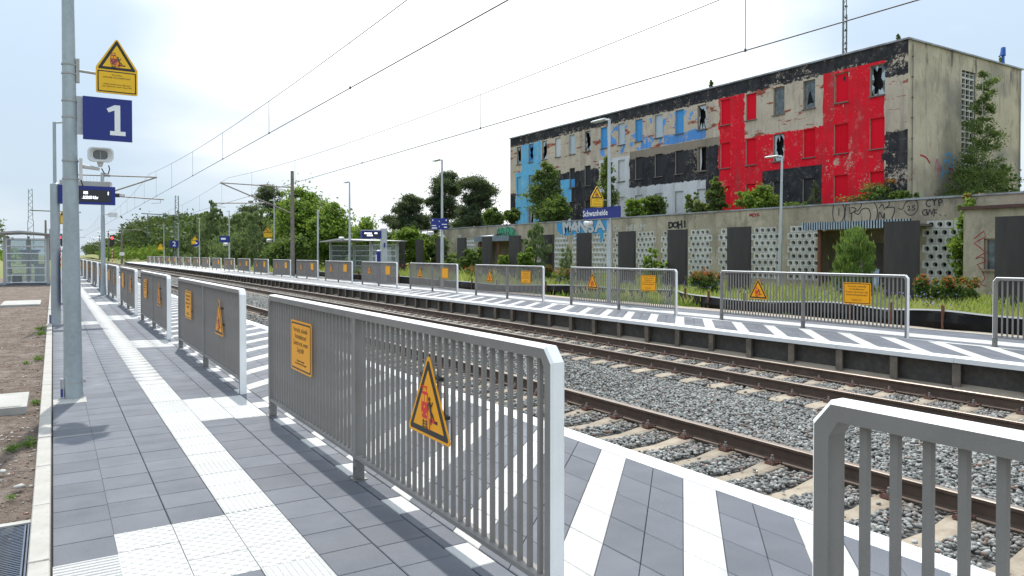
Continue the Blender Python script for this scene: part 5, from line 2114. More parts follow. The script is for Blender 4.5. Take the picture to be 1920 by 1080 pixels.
def canopy(y0, y1, z0, z1, x0, bent=False):
    b = MB()
    b.box(x0 + .03, WX - .002, y0 + .05, y1 - .05, z0 + .06, z0 + .14, 1)
    n_ = int((y1 - y0) / .11)
    for i in range(n_):
        a = y0 + i * (y1 - y0) / n_
        w_ = (y1 - y0) / n_
        b.prism([(x0, a), (x0, a + w_ * .5), (x0 + .03, a + w_ * .62), (x0 + .03, a + w_ * .88), (x0, a + w_)], z0, z1 - random.uniform(0, .03), 'z', 0)
    b.obj('canopy', [M['corrug'], M['sill']], low_b)


canopy(15.0, 19.6, 2.58, 2.90, 26.5)
for y in (18.95, 16.1):
    MB().box(26.72, 26.86, y - .07, y + .07, 0, 2.63).obj('canopy_post', M['rust_post'], low_b)
canopy(43.0, 47.9, 2.50, 2.86, 26.6)
for y in (47.3, 44.6):
    MB().box(26.72, 26.86, y - .07, y + .07, 0, 2.55).obj('canopy_post', M['rust_post'], low_b)
b = MB().poly([(26.55, 47.0, 2.90), (26.55, 45.2, 2.88), (27.6, 45.0, 3.04), (27.6, 46.8, 2.98)]).poly([(26.6, 45.3, 2.9), (26.6, 44.3, 3.02), (27.5, 44.5, 3.12), (27.5, 45.5, 2.95)])
b.obj('torn_roof_sheet', M['corrug'], low_b)
# door frame debris in the recess
b = MB().tube((27.6, 17.2, 0), (27.9, 17.9, 1.1), .03, seg=5).tube((27.5, 16.9, 1.0), (27.8, 18.1, .4), .03, seg=5).poly([(27.4, 16.8, .1), (27.4, 18.2, .2), (27.8, 18.0, .9), (27.8, 17.0, 1.0)])
b.obj('broken_sheet', M['corrug'], low_b)


def on_wall(yc, zc, x=WX):
    e = bpy.data.objects.new('graffiti', None)
    return (x - .004, yc, zc)


def wall_paint(name, b, mats, yc, zc, parent=low_b, x=WX):
    o_ = b.obj(name, mats, parent, loc=(x - .002, yc, zc))
    o_.rotation_euler = (0, 0, -math.pi / 2)
    return o_


def wall_text(body, size, mat, yc, zc, bold=.01, sx=1.0, parent=low_b, x=WX, dx=.006, rot=0.0):
    adv = size * .62 * sx
    rs = random.Random(body + str(size))
    for i, ch in enumerate(body):
        if ch == ' ':
            continue
        off = (i - (len(body) - 1) / 2) * adv
        o_ = link('graffiti', text_mesh(ch, size, M[mat], bold=bold, sx=sx, ext=.0015), parent, (x - dx, yc - off, zc + rs.uniform(-.07, .07) * size))
        o_.rotation_euler = (rs.uniform(-.12, .12) * 0, rs.uniform(-.13, .13), -math.pi / 2)
        k_ = rs.uniform(.88, 1.14)
        o_.scale = (k_, 1, rs.uniform(.9, 1.15))
        # the outline copy behind must tilt the same way: seeded by text and size
    return o_


# bubble outline ORSO with 25, CYP, GWF
b = MB()
LW = .035
bub = [[(-1.27, .0), (-1.2, .38), (-.95, .44), (-.74, .2), (-.76, -.2), (-.98, -.45), (-1.2, -.35)], [(-.98, .18), (-.99, -.12)],
       [(-.72, -.38), (-.66, .3), (-.45, .5), (-.12, .46), (.02, .28), (-.1, .08), (-.28, .02)], [(-.5, .22), (-.46, -.05), (-.2, .12), (-.42, .2)], [(-.40, -.02), (-.42, -.40)],
       [(-.30, .0), (-.1, -.1), (.05, .1), (.3, .12), (.42, -.1), (.38, -.42)], [(.02, .40), (.35, .44), (.60, .3), (.72, -.02), (.66, -.42)],
       [(.50, .46), (.80, .55), (1.12, .42), (1.2, .22), (1.05, .1)], [(.78, .1), (.92, .24), (1.02, .02)], [(.75, -.40), (.8, -.05), (.95, -.3), (1.0, -.1), (1.02, -.42)], [(1.05, .1), (1.42, .08), (1.30, -.35), (1.12, -.44)]]
for i, pts in enumerate(bub):
    ribbon(b, spline(pts, i == 0, 7), LW)
tear = [(1.58, .06), (1.74, .02), (1.88, .28), (2.2, .36), (2.34, .12), (2.22, -.18), (1.98, -.22), (1.80, -.04)]
ribbon(b, spline(tear, False, 6), LW * .8)
wall_paint('graffiti', b, [M['graf_black']], 17.93, 3.32)
wall_text('25', .30, 'graf_black', 15.85, 3.36, .002)
wall_text('CYP', .40, 'graf_black', 14.98, 3.50, .002, .9, rot=.0)
wall_text('GWF..', .36, 'graf_black', 14.95, 3.13, .002, .85)
# silver letters on a blue field
b = MB()
b.poly([(-2.75, 0, -.10), (-2.2, 0, -.45), (-1.0, 0, -.40), (-.9, 0, -.75), (-.35, 0, -.8), (-.3, 0, -.42), (1.6, 0, -.38), (1.75, 0, -.95), (2.0, 0, -.9), (2.1, 0, -.3), (2.75, 0, -.1), (2.8, 0, .40), (-2.8, 0, .40)])
wall_paint('graffiti', b, [M['graf_blue']], 36.5, 3.22)
wall_text('MANSA', 1.02, 'graf_black', 36.5, 3.24, .075, 1.32, dx=.006)
wall_text('MANSA', 1.02, 'graf_silver', 36.5, 3.24, .045, 1.32, dx=.011)
# green piece
b = MB()
b.poly([(-1.4, 0, -.4), (-1.3, 0, .2), (-.9, 0, .42), (-.4, 0, .3), (.1, 0, .42), (.7, 0, .35), (1.1, 0, .2), (1.4, 0, -.1), (1.3, 0, -.42)])
wall_paint('graffiti', b, [M['graf_green']], 45.6, 3.16)
b = MB()
for pts in ([(-1.3, -.3), (-1.1, .3), (-.8, -.2), (-.5, .35), (-.2, -.3)], [(0, -.3), (.1, .3), (.5, .2), (.3, -.1), (.7, -.3)], [(.8, .3), (1.2, .1), (.9, -.1), (1.25, -.35)]):
    ribbon(b, spline(pts, False, 6), .06, -.009)
wall_paint('graffiti', b, [M['graf_black']], 45.6, 3.16)
wall_text('HERUM', .50, 'graf_white', 31.6, 3.08, .0, 1.0)
wall_text('CH', .5, 'graf_white', 33.3, 3.08, .0)
wall_text('DOH!', .46, 'graf_black', 28.3, 3.12, .028, 1.2)
wall_text('L c B', .75, 'graf_white', 54.0, 2.8, .01, 1.3)
wall_text('cn', .45, 'graf_white', 51.0, 3.35, .0)
wall_text('META', .20, 'graf_red', 23.3, 3.42, .01, 1.2)
wall_text('SIM', .26, 'graf_white', 21.65, 1.35, .0, 1.0)
wall_text('BIM', .26, 'graf_white', 25.70, 1.35, .0, 1.0)
wall_text('El', .34, 'graf_blue', 15.72, 1.35, .0, 1.2)

# annex at the right
AX = 25.8
annex = thing('annex', 'small flat-roofed plastered annex with brown roof edge at the right border', 'building', (0, 0, 0))
FA = lambda u, v, w: (AX + w, u, v)
link('front_wall', wall_open(-1.0, 12.72, -.2, 3.06, [(11.1, 12.2, 1.10, 2.10)], FA, .2, 'annex_wall', [M['lowwall'], M['sill']]), annex)
MB().box(AX, 27.98, 12.721, 12.84, -.2, 3.06).obj('side_wall', M['lowwall'], annex)
MB().box(AX - .12, 27.98, -1, 12.9, 3.063, 3.17).obj('roof', M['flash_brown'], annex)
w_ = MB().box(AX + .05, AX + .10, 11.1, 11.16, 1.1, 2.1).box(AX + .05, AX + .10, 12.12, 12.2, 1.1, 2.1).box(AX + .05, AX + .10, 11.16, 12.12, 2.04, 2.1).box(AX - .06, AX + .1, 11.05, 12.25, 1.03, 1.095).obj('window', M['frame_wood'], annex)
MB().box(AX + .11, AX + .12, 11.1, 12.2, 1.1, 2.1).obj('pane', M['old_glass'], w_)
b = MB()
ribbon(b, [(-.15, .55), (.15, .8), (.2, .6), (.0, .5), (-.15, .4), (.05, .25), (.2, .1), (-.1, -.1), (.1, -.05), (.22, -.2), (-.05, -.3), (.1, -.5), (.2, -.75), (.05, -.95), (.25, -1.0)], .03)
wall_paint('graffiti', b, [M['graf_red']], 12.35, 1.55, annex, AX)

# ================================================================== dark slabs standing in the garden
SLAB = MB().box(-.07, .07, -.525, .525, -.15, 2.62).mesh('slab', M['slab'])
slabs = [9.6, 12.78, 19.08, 22.32, 25.5, 28.67, 31.8, 35.0, 38.15, 41.35, 44.4, 47.7, 50.9]
for i, y in enumerate(slabs):
    lab = 'tall dark steel slab standing in the grass, %s from the right edge of the row' % ORD[i]
    link('standing_slab', SLAB, None, (22.07, y, random.uniform(-.02, .01)), rz=random.uniform(-.02, .02), label=lab, category='slab', group='dark slabs standing in a row in the garden')

# black plastic barrier: wavy upright sheet with pale hem
fp = [(16.6, -2), (16.42, 4), (16.20, 7.2), (16.18, 8.6), (16.32, 9.8), (16.56, 11.0), (16.55, 12.4), (16.42, 14.2), (16.6, 15.6), (17.3, 17.2), (17.75, 18.3), (17.6, 19.8), (17.2, 22), (16.7, 24.6), (16.0, 27.2), (15.95, 29.2), (16.1, 33), (16.0, 38), (16.1, 45), (16.2, 60)]
fpp = spline(fp, False, 7)
b = MB()
prev = None
hh_ = lambda s: .37 + .03 * math.sin(s * 1.1) - .07 * max(0, math.sin(s * .37 + 1.2)) ** 3
for i, p in enumerate(fpp):
    q = Vector(p)
    d = (Vector(fpp[min(i + 1, len(fpp) - 1)]) - Vector(fpp[max(i - 1, 0)])).normalized()
    nn = Vector((-d.y, d.x))
    s = i * .35
    bulge = .04 * math.sin(s * 2.1) + .03 * math.sin(s * 5.3)
    h = hh_(s)
    ring = [q + nn * 0, q + nn * (bulge + .05), q + nn * (bulge * .5 + .015), q + nn * .012, q + nn * .0, q - nn * .04]
    zs_ = [-.1, h * .35, h * .8, h - .028, h + .006, h - .02]
    cur = [(r_.x, r_.y, z_) for r_, z_ in zip(ring, zs_)]
    if prev:
        for k in range(5):
            b.poly([prev[k], cur[k], cur[k + 1], prev[k + 1]], 1 if k >= 3 else 0)
    prev = cur
t = thing('plastic_barrier', 'low wavy black plastic barrier with pale upper hem between platform path and meadow', 'barrier')
b.obj('sheet', [M['foil'], M['foil_top']], t)
for i in range(6, len(fpp), 7):
    p = fpp[i]
    MB().box(p[0] - .03, p[0] + .03, p[1] - .02, p[1] + .02, -.1, .50).obj('stake', M['rust_post'], t, loc=(-.05, 0, 0))

# ================================================================== soil strip details
t = thing('drain_grate', 'dark iron drain grate in a concrete frame at the bottom left corner', 'drain', (0, 0, 0))
b = MB().box(-.36, -.124, 5.16, 5.215, -.04, .018).obj('concrete_frame', M['concrete'], t)
b = MB().box(-.128, -.136, 2.0, 5.158, -.02, .012).box(-.345, -.337, 2.0, 5.158, -.02, .012).box(-.152, -.144, 2.0, 5.158, -.02, .010).box(-.330, -.322, 2.0, 5.158, -.02, .010)
b.obj('side_rail', M['drain'], t)
b = MB()
y = 2.6
while y < 5.15:
    for k in range(3):
        pass
    b.box(-.322, -.268, y, y + .010, -.02, .008).box(-.206, -.152, y + .012, y + .022, -.02, .008)
    b.poly([(-.268, y, .008), (-.236, y + .012, .008), (-.236, y + .021, .008), (-.268, y + .010, .008)]).poly([(-.236, y + .012, .008), (-.206, y - .002 + .014, .008), (-.206, y + .022, .008), (-.236, y + .021, .008)])
    y += .026
b.obj('grate_bars', M['drain'], t)
MB().box(-.345, -.128, 2.0, 5.158, -.10, -.03).obj('channel', M['void'], t)
for (x0, x1, y0, y1, lab) in ((-.95, -.24, 9.05, 10.0, 'pale square concrete cover in the soil, nearer one'), (-1.38, -.345, 27.2, 29.7, 'pale concrete cover in the soil farther back, near the second pole')):
    MB().box(x0, x1, y0, y1, -.08, .03).prism([(x0 + .04, .03), (x1 - .04, .03), (x1 - .06, .036), (x0 + .06, .036)], y0 + .04, y1 - .04, 'y').obj('cover_slab', M['concrete'], None, label=lab, category='manhole cover')
# crumbs, broken pieces
n = 11000
x = -.14 - RNG.random(n) ** 1.6 * 3.2
y = 3.5 + RNG.random(n) ** 1.5 * 26
keep = np.array([view_px(a, c, 1350) > 0 for a, c in zip(x, y)])
x, y = x[keep], y[keep]
sz = .004 + .020 * RNG.random(len(x)) ** 4
V, Fz = stones(np.stack([x, y, soil_z(x, y) + .003], -1), sz, oct_v, oct_f, .3, .6)
ns = NT('pebble')
gi = ns.n('ShaderNodeNewGeometry').outputs['Random Per Island']
M['pebble'] = ns.fin(ns.ramp(gi, (0, (.12, .085, .06)), (.45, (.26, .21, .17)), (.8, (.40, .37, .33)), (.93, (.5, .47, .43)), (1, (.42, .16, .11))), .9)
o = link('pebbles', npmesh('pebbles', V, Fz, M['pebble']), label='scattered pebbles and crumbs on the bare soil strip', category='pebbles')
o['kind'] = 'stuff'
for i, (x, y, s, lab) in enumerate(((-.21, 6.1, .05, 'flat grey stone shard lying on the soil above the drain'), (-.16, 7.6, .035, 'dark bark-like piece in the soil beside the kerb weed'), (-.33, 6.6, .04, 'brown flat fragment at the left border of the soil'))):
    v_, f_ = stones(np.array([[x, y, -.01]]), np.array([s]), ico_v, ico_f, .25, .35)
    o = link('stone', npmesh('stone', v_, f_, M['concrete'] if i != 1 else M['bark']), label=lab, category='stone')


# ================================================================== vegetation
def quads(P, s, asp=.6, up=None, cross=None):
    """leaf quads at P with sizes s"""
    n = len(P)
    if up is None:
        a = RNG.normal(size=(n, 3))
    else:
        a = up + RNG.normal(size=(n, 3)) * .35
    a /= np.linalg.norm(a, axis=1)[:, None]
    c = RNG.normal(size=(n, 3))
    c -= (c * a).sum(1)[:, None] * a
    c /= np.linalg.norm(c, axis=1)[:, None]
    a = a * s[:, None] * .5
    c = c * s[:, None] * .5 * asp
    V = np.stack([P - a, P + c * 1.0 - a * .1, P + a, P - c * 1.0 - a * .1], 1)
    F = np.arange(4 * n).reshape(n, 4)
    return V.reshape(-1, 3), F


def clump_points(blobs, leaves, nclump, spread=.16, shell=.5):
    """points gathered in clumps inside ellipsoid blobs (cx,cy,cz,rx,ry,rz,weight)"""
    W = np.array([b_[6] for b_ in blobs], float)
    W /= W.sum()
    P = []
    for b_, w_ in zip(blobs, W):
        k = max(3, int(nclump * w_))
        d = RNG.normal(size=(k, 3))
        d /= np.linalg.norm(d, axis=1)[:, None]
        r = RNG.uniform(shell, 1.0, k) ** .7
        rad = np.array(b_[3:6])
        Cc = np.array(b_[:3]) + d * r[:, None] * rad
        m = max(4, int(leaves * w_ / k))
        sp_ = spread * rad.mean() * RNG.uniform(.5, 1.3, k)
        Q = Cc[:, None, :] + RNG.normal(size=(k, m, 3)) * sp_[:, None, None] * np.array([1, 1, .7])
        P.append(Q.reshape(-1, 3))
    return np.concatenate(P)


def trunk_mb(h, r, lean=(0, 0), targets=(), seg=8, r2=None):
    b = MB()
    pts = [(lean[0] * f ** 1.5 + .06 * h * .1 * math.sin(f * 5), lean[1] * f ** 1.5, h * f) for f in np.linspace(0, 1, 7)]
    for i in range(6):
        b.tube(pts[i], pts[i + 1], r * (1 - i / 6 * .75), r * (1 - (i + 1) / 6 * .75), seg)
    for (tx, ty, tz) in targets:
        f = min(.95, max(.25, tz / h * random.uniform(.6, .8)))
        i = int(f * 6)
        p = pts[i]
        mid = ((p[0] + tx) / 2, (p[1] + ty) / 2, (p[2] + tz) / 2 + .1)
        rr_ = r * .45 * (1 - i / 9)
        b.tube(p, mid, rr_, rr_ * .7, 5).tube(mid, (tx, ty, tz), rr_ * .7, rr_ * .25, 5)
    return b


def make_tree(name, label, loc, blobs, leaves, nclump, size, mat, th, tr_, bark='bark', asp=.6, spread=.16, shell=.5, cat='tree', group=None, up=None, tips=None, branches=10):
    t = thing(name, label, cat, loc, 0, group)
    P = clump_points(blobs, leaves, nclump, spread, shell)
    P = P[P[:, 2] > .15]
    s = size * RNG.uniform(.6, 1.3, len(P))
    upv = None if up is None else np.tile(np.array(up), (len(P), 1)) + P * np.array([.15, .15, 0])
    V, F = quads(P, s, asp, upv)
    mats = [M[mat]]
    mi = None
    if tips:
        mats.append(M[tips])
        top = np.array([b_[2] + b_[5] * .4 for b_ in blobs]).max()
        mi = ((P[:, 2] > top - RNG.random(len(P)) * .25) & (RNG.random(len(P)) < .45)).astype(int)
    link('crown', npmesh(name + '_crown', V, F, mats, mi), t)
    tg = []
    for b_ in blobs:
        for k in range(max(1, int(branches * b_[6] / sum(q[6] for q in blobs)))):
            d = Vector(np.random.default_rng(int(abs(b_[0] * 97 + k * 13 + b_[2] * 31)) % 9999).normal(size=3)).normalized()
            tg.append((b_[0] + d.x * b_[3] * .7, b_[1] + d.y * b_[4] * .7, b_[2] + d.z * b_[5] * .6))
    trunk_mb(th, tr_, (0, 0), tg).obj('trunk', M[bark], t, True)
    return t


def at(px, depth):
    u = (px - 960) / 1378 * depth
    return (u * CZ + depth * CX, -u * CX + depth * CZ)


def hz(py, depth):
    return 1.6 + (476 - py) / 1378 * depth


def tree_at(name, label, px, depth, base, top, width_px, mat, size, leaves, shape='round', bark='bark', **k):
    x, y = at(px, depth)
    H = hz(top, depth) - base
    w = width_px / 1378 * depth / 2
    rs = np.random.default_rng(int(px * 7 + depth))
    if shape == 'round':
        bl = [(0, 0, H * .60, w * .8, w * .8, H * .34, 3)]
        for i in range(9):
            a = rs.uniform(0, 6.28)
            f = rs.uniform(.2, .9)
            rr_ = rs.uniform(.28, .45)
            bl.append((math.cos(a) * w * .62 * (1.15 - f * .55), math.sin(a) * w * .62 * (1.15 - f * .55), H * (.18 + f * .62), w * rr_, w * rr_, H * rr_ * .40, 1.0))
        bl.append((0, 0, H * .88, w * .3, w * .3, H * .11, .6))
    elif shape == 'birch':
        bl = []
        for i in range(12):
            f = i / 11
            ww = w * (.16 + .74 * math.sin(math.pi * min(1, .12 + f * .86)) ** .8) * rs.uniform(.7, 1.15)
            a = rs.uniform(0, 6.28)
            bl.append((math.cos(a) * ww * .5, math.sin(a) * ww * .5, H * (.16 + .80 * f), ww * .62, ww * .62, H * .055, .5 + ww / w))
            bl.append((-math.cos(a) * ww * .6, -math.sin(a) * ww * .6, H * (.12 + .78 * f), ww * .45, ww * .45, H * .05, .3 + ww / w))
    elif shape == 'cone':
        bl = []
        for i in range(26):
            f = (i / 25) ** .9
            ww = w * (1 - f) ** .75 + w * .06
            a = rs.uniform(0, 6.28)
            rd = rs.uniform(.35, .8)
            bl.append((math.cos(a) * ww * rd, math.sin(a) * ww * rd, H * (.08 + .88 * f), ww * rs.uniform(.3, .5) + .03 * w, ww * rs.uniform(.3, .5) + .03 * w, H * .07, .25 + ww / w))
        bl.append((0, 0, H * .45, w * .45, w * .45, H * .35, 2.5))
    elif shape == 'pine':
        w *= 1.12
        bl = []
        for i in range(34):
            f = rs.uniform(0, 1) ** .85
            a = rs.uniform(0, 6.28)
            ww = w * (1.0 - .62 * f ** 1.3)
            rd = rs.uniform(.25, 1.0)
            bl.append((math.cos(a) * ww * rd, math.sin(a) * ww * rd, H * (.33 + .62 * f) + rd * rs.uniform(-.01, .03) * H, w * rs.uniform(.15, .27), w * rs.uniform(.15, .27), H * rs.uniform(.02, .045), 1))
        bl.append((0, 0, H * .96, w * .16, w * .16, H * .035, .8))
    elif shape == 'egg':
        bl = [(0, 0, H * .42, w * .5, w * .5, H * .34, 2.0)]
        for i in range(30):
            f = (i + .5) / 30
            ww = w * (.25 + .75 * math.sin(math.pi * (.22 + f * .72)))
            a = i * 2.4
            rd = rs.uniform(.45, .85)
            bl.append((math.cos(a) * ww * rd, math.sin(a) * ww * rd, H * (.06 + .88 * f), w * rs.uniform(.12, .2), w * rs.uniform(.12, .2), H * rs.uniform(.06, .11), .8))
    elif shape == 'bush':
        bl = [(0, 0, H * .5, w * .85, w * .7, H * .42, 2)]
        for i in range(6):
            a = rs.uniform(0, 6.28)
            bl.append((math.cos(a) * w * .6, math.sin(a) * w * .5, H * rs.uniform(.3, .75), w * .38, w * .38, H * .25, .8))
    th = H * (.93 if shape in ('birch', 'cone', 'pine') else .75 if shape == 'round' else .5)
    return make_tree(name, label, (x, y, base), bl, leaves, k.pop('nclump', 90), size, mat, th, k.pop('tr', max(.03, H * .018)), bark, **k)


# trees right of the far platform, left to right in the picture
tree_at('young_pine', 'tall pointed young pine left of the trees behind the far platform', 396, 104, -.3, 374, 98, 'needle_light', .42, 14000, 'cone', asp=.22, up=(0, 0, 1), nclump=170, spread=.20)
tree_at('young_pine', 'lower young pine just left of the tall pointed one', 366, 108, -.3, 405, 62, 'needle_light', .42, 6000, 'cone', asp=.22, up=(0, 0, 1), nclump=120)
tree_at('young_pine', 'dark slim pine top right of the tall pointed young pine', 413, 112, -.3, 392, 44, 'needle', .45, 4500, 'cone', asp=.25, up=(0, 0, 1), nclump=80)
tree_at('young_pine', 'broad light green young pine in the middle of the pine group', 447, 92, -.3, 398, 112, 'needle_light', .40, 14000, 'egg', asp=.22, up=(0, 0, 1), nclump=170, spread=.22)
tree_at('young_pine', 'light green young pine touching the big leafy tree', 487, 84, -.3, 392, 92, 'needle_light', .38, 13000, 'egg', asp=.22, up=(0, 0, 1), nclump=160, spread=.22)
tree_at('young_pine', 'low young pine filling the gap under the pointed ones', 425, 86, -.3, 432, 90, 'needle_light', .38, 6500, 'bush', asp=.22, up=(0, 0, 1), nclump=120)
tree_at('dark_pine', 'dark pine crown behind the concrete mast', 510, 112, -.3, 348, 96, 'needle', .55, 9500, 'pine', asp=.22, nclump=520, spread=.55, shell=.1)
tree_at('dark_pine', 'dark pine peeping left of the mast arms', 476, 118, -.3, 386, 90, 'needle', .55, 8000, 'pine', asp=.22, nclump=500, spread=.55, shell=.1)
tree_at('leafy_tree', 'big bright green leafy tree behind the concrete mast', 572, 64, -.1, 343, 128, 'leaf_bright', .26, 21000, 'round', nclump=230, spread=.26)
tree_at('leafy_tree', 'bright leafy tree right of the big one, above the shelter roof', 622, 60, -.1, 380, 96, 'leaf_bright', .25, 14000, 'round', nclump=170, spread=.26)
tree_at('leafy_tree', 'leafy tree low behind the left half of the glass shelter', 540, 58, -.1, 440, 80, 'leaf_mid', .25, 7000, 'bush', nclump=110, spread=.3)
tree_at('leafy_tree', 'leafy undergrowth tree right behind the glass shelter', 640, 62, -.1, 440, 110, 'leaf_mid', .25, 9000, 'bush', nclump=120, spread=.3)
tree_at('small_tree', 'small bright tree between the shelter and the departure display', 683, 56, -.1, 404, 52, 'leaf_bright', .24, 7500, 'round', nclump=100, spread=.28)
tree_at('dark_pine', 'wide dark pine behind the departure display', 768, 86, -.2, 366, 96, 'needle', .42, 26000, 'pine', asp=.22, nclump=620, spread=.55, shell=.1)
tree_at('dark_pine', 'tall dark pine left of the derelict block, nearest the lamp', 836, 88, -.2, 322, 84, 'needle', .42, 26000, 'pine', asp=.22, nclump=620, spread=.55, shell=.1)
tree_at('dark_pine', 'tall dark pine right of the lamp, next to the derelict block', 893, 84, -.2, 332, 104, 'needle', .42, 30000, 'pine', asp=.22, nclump=640, spread=.55, shell=.1)
tree_at('leafy_bush', 'green shrub between the display post and the second dark slab', 722, 60, -.1, 425, 70, 'leaf_mid', .25, 6500, 'bush', nclump=100)
tree_at('leafy_bush', 'tall bright shrub behind the slabs right of the display', 768, 56, -.1, 415, 74, 'leaf_bright', .25, 8000, 'round', nclump=110)
tree_at('leafy_bush', 'dark shrub behind the slabs left of the low building', 812, 58, -.1, 432, 66, 'leaf_mid', .25, 7500, 'bush', nclump=100)
tree_at('leafy_bush', 'round green shrub on the low roof beside the block corner', 940, 66, 3.6, 392, 76, 'leaf_mid', .25, 8000, 'bush', nclump=110)
# on and behind the low roof
tree_at('birch', 'slender birch in front of the blue part of the block', 1022, 61, 3.5, 302, 76, 'leaf_birch', .20, 13000, 'birch', 'bark_pale', nclump=300, spread=.45, shell=.1, tr=.07)
tree_at('leafy_bush', 'dark shrub right of the slender birch on the roof', 1045, 58, 3.5, 362, 66, 'leaf_mid', .22, 8000, 'bush', nclump=120)
tree_at('birch', 'thin young birch behind the Schwanheide lamp', 1137, 56, 3.5, 292, 44, 'leaf_birch', .22, 4500, 'birch', 'bark_pale', nclump=160, spread=.45, shell=.1, tr=.05)
tree_at('leafy_bush', 'round green shrub on the roof in front of the white wall, left half', 1196, 52, 3.5, 366, 50, 'leaf_bright', .20, 5500, 'bush', nclump=90)
tree_at('leafy_bush', 'darker shrub on the roof in front of the white wall, right half', 1230, 53, 3.5, 356, 48, 'leaf_mid', .20, 6500, 'bush', nclump=90)
tree_at('leafy_bush', 'sparse pale shrub on the roof under the white wall edge', 1302, 50, 3.5, 356, 54, 'leaf_birch', .20, 1800, 'round', nclump=60)
tree_at('young_tree', 'upright shrub at the left border of the red wall', 1342, 47, 3.5, 332, 40, 'leaf_birch', .20, 5500, 'birch', nclump=100, spread=.36, tr=.04)
tree_at('leafy_bush', 'bright yellow green round shrub in front of the red wall', 1420, 44, 3.5, 344, 82, 'leaf_bright', .17, 10500, 'bush', nclump=150, spread=.2)
tree_at('leafy_bush', 'low shrub right of the garden lamp at the black wall field', 1492, 42, 3.5, 372, 50, 'leaf_mid', .16, 2500, 'bush', nclump=60)
tree_at('young_pine', 'tiny pine growing on the roof before the black wall field', 1527, 42, 3.5, 338, 34, 'needle', .14, 1500, 'cone', asp=.3, nclump=60, spread=.35)
tree_at('leafy_bush', 'reddish green bush on the roof at the right end of the red wall', 1646, 40, 3.5, 330, 74, 'leaf_mid', .15, 4500, 'bush', nclump=90, tips='leaf_red')
tree_at('leafy_bush', 'dark scrub on the roof at the corner of the block', 1692, 39, 3.5, 352, 66, 'leaf_mid', .15, 4000, 'bush', nclump=80)
tree_at('leafy_bush', 'low red leaved scrub on the roof in front of the red wall', 1590, 41, 3.5, 362, 80, 'leaf_mid', .14, 2000, 'bush', nclump=60, tips='leaf_red')
# birch at the gable
xg, yg = at(1840, 41)
bl = [(-.7, 0, .8, 1.5, 1.3, .9, 2.6), (1.0, .1, 1.2, 1.5, 1.2, .9, 2.2), (-1.9, 0, 1.5, .8, .7, .9, 1.2), (-1.2, 0, 2.4, .9, .8, .6, 1.2), (.3, 0, 2.5, 1.0, .9, .5, 1.2), (1.7, 0, 2.3, .9, .7, .5, 1.0), (2.4, 0, 2.9, .55, .5, .3, .35), (1.2, 0, 3.3, .7, .5, .3, .5),
      (-.6, 0, 3.6, .7, .6, .5, .8), (-1.5, 0, 3.1, .5, .4, .4, .4), (.9, 0, 4.5, .75, .6, .35, .6), (.2, 0, 4.3, .5, .5, .4, .4), (-.9, 0, 5.0, .5, .5, .5, .5), (-.1, 0, 5.4, .5, .5, .5, .5), (1.3, 0, 5.1, .5, .4, .25, .3),
      (.45, 0, 6.2, .5, .45, .4, .45), (-.2, 0, 6.6, .4, .4, .4, .35), (.25, 0, 7.2, .45, .4, .4, .4), (.75, 0, 7.7, .45, .35, .3, .35), (.55, 0, 8.3, .35, .3, .25, .25)]
make_tree('birch', 'large drooping birch growing against the plain gable wall', (xg, yg, 3.4), [(x_, y_, z_, a_ * 1.22, b_ * 1.2, c_ * 1.15, w_) for x_, y_, z_, a_, b_, c_, w_ in bl], 21000, 230, .125, 'leaf_birch', 8.0, .06, 'bark_pale', spread=.27, shell=.25, branches=34)
tree_at('leafy_bush', 'thin light bush at the right end of the gable wall', 1897, 40, 3.5, 322, 42, 'leaf_birch', .14, 1500, 'round', nclump=50)
tree_at('leafy_bush', 'small leafy sprig growing on the main roof near the right end', 1872, 56, 13.1, 103, 18, 'leaf_birch', .2, 300, 'birch', nclump=20)
tree_at('leafy_bush', 'tiny sprig on the main roof near the front corner', 1681, 41, 13.1, 66, 10, 'leaf_birch', .12, 120, 'birch', nclump=12)
tree_at('leafy_bush', 'tiny sprig on the main roof above the red and blue fields', 1332, 52, 13.1, 152, 9, 'leaf_birch', .16, 120, 'birch', nclump=12)
# garden in front of the low wall
tree_at('young_pine', 'bushy light green young pine in front of the entrance canopy', 1602, 26.3, -.05, 430, 92, 'needle_green', .22, 9500, 'egg', asp=.13, up=(0, 0, 1.0), nclump=300, spread=.38, tr=.04)
tree_at('young_pine', 'dark green pine in front of the low wall between two slabs', 1004, 38, -.05, 418, 66, 'needle_light', .22, 9000, 'egg', asp=.16, up=(0, 0, 1), nclump=180, spread=.26, tr=.06)
tree_at('young_pine', 'small sparse pine in front of the perforated wall', 1062, 40, -.05, 462, 36, 'needle_light', .18, 1800, 'egg', asp=.2, up=(0, 0, 1), nclump=70, spread=.3)
tree_at('leafy_bush', 'bright green leafy bush left of the dark pine', 985, 36, -.05, 462, 34, 'leaf_bright', .14, 4000, 'bush', nclump=80)
tree_at('leafy_bush', 'pale green shrub in front of the left canopy', 885, 46, -.05, 462, 50, 'leaf_mid', .17, 5000, 'bush', nclump=90)
tree_at('leafy_bush', 'grey green shrub near the left end of the low wall', 855, 48, -.05, 470, 50, 'leaf_birch', .17, 4000, 'bush', nclump=80)
tree_at('leafy_bush', 'small yellow green shrub in the left entrance', 945, 42, -.05, 472, 26, 'leaf_bright', .15, 2600, 'bush', nclump=60)
tree_at('leafy_bush', 'leafy shrub with broad leaves between slabs in front of the vent blocks', 1222, 32, -.05, 462, 34, 'leaf_bright', .15, 1800, 'round', nclump=45)
tree_at('leafy_bush', 'yellow flowering shrub beside the fourth slab', 1246, 31, -.05, 480, 26, 'leaf_bright', .13, 1500, 'bush', nclump=40)
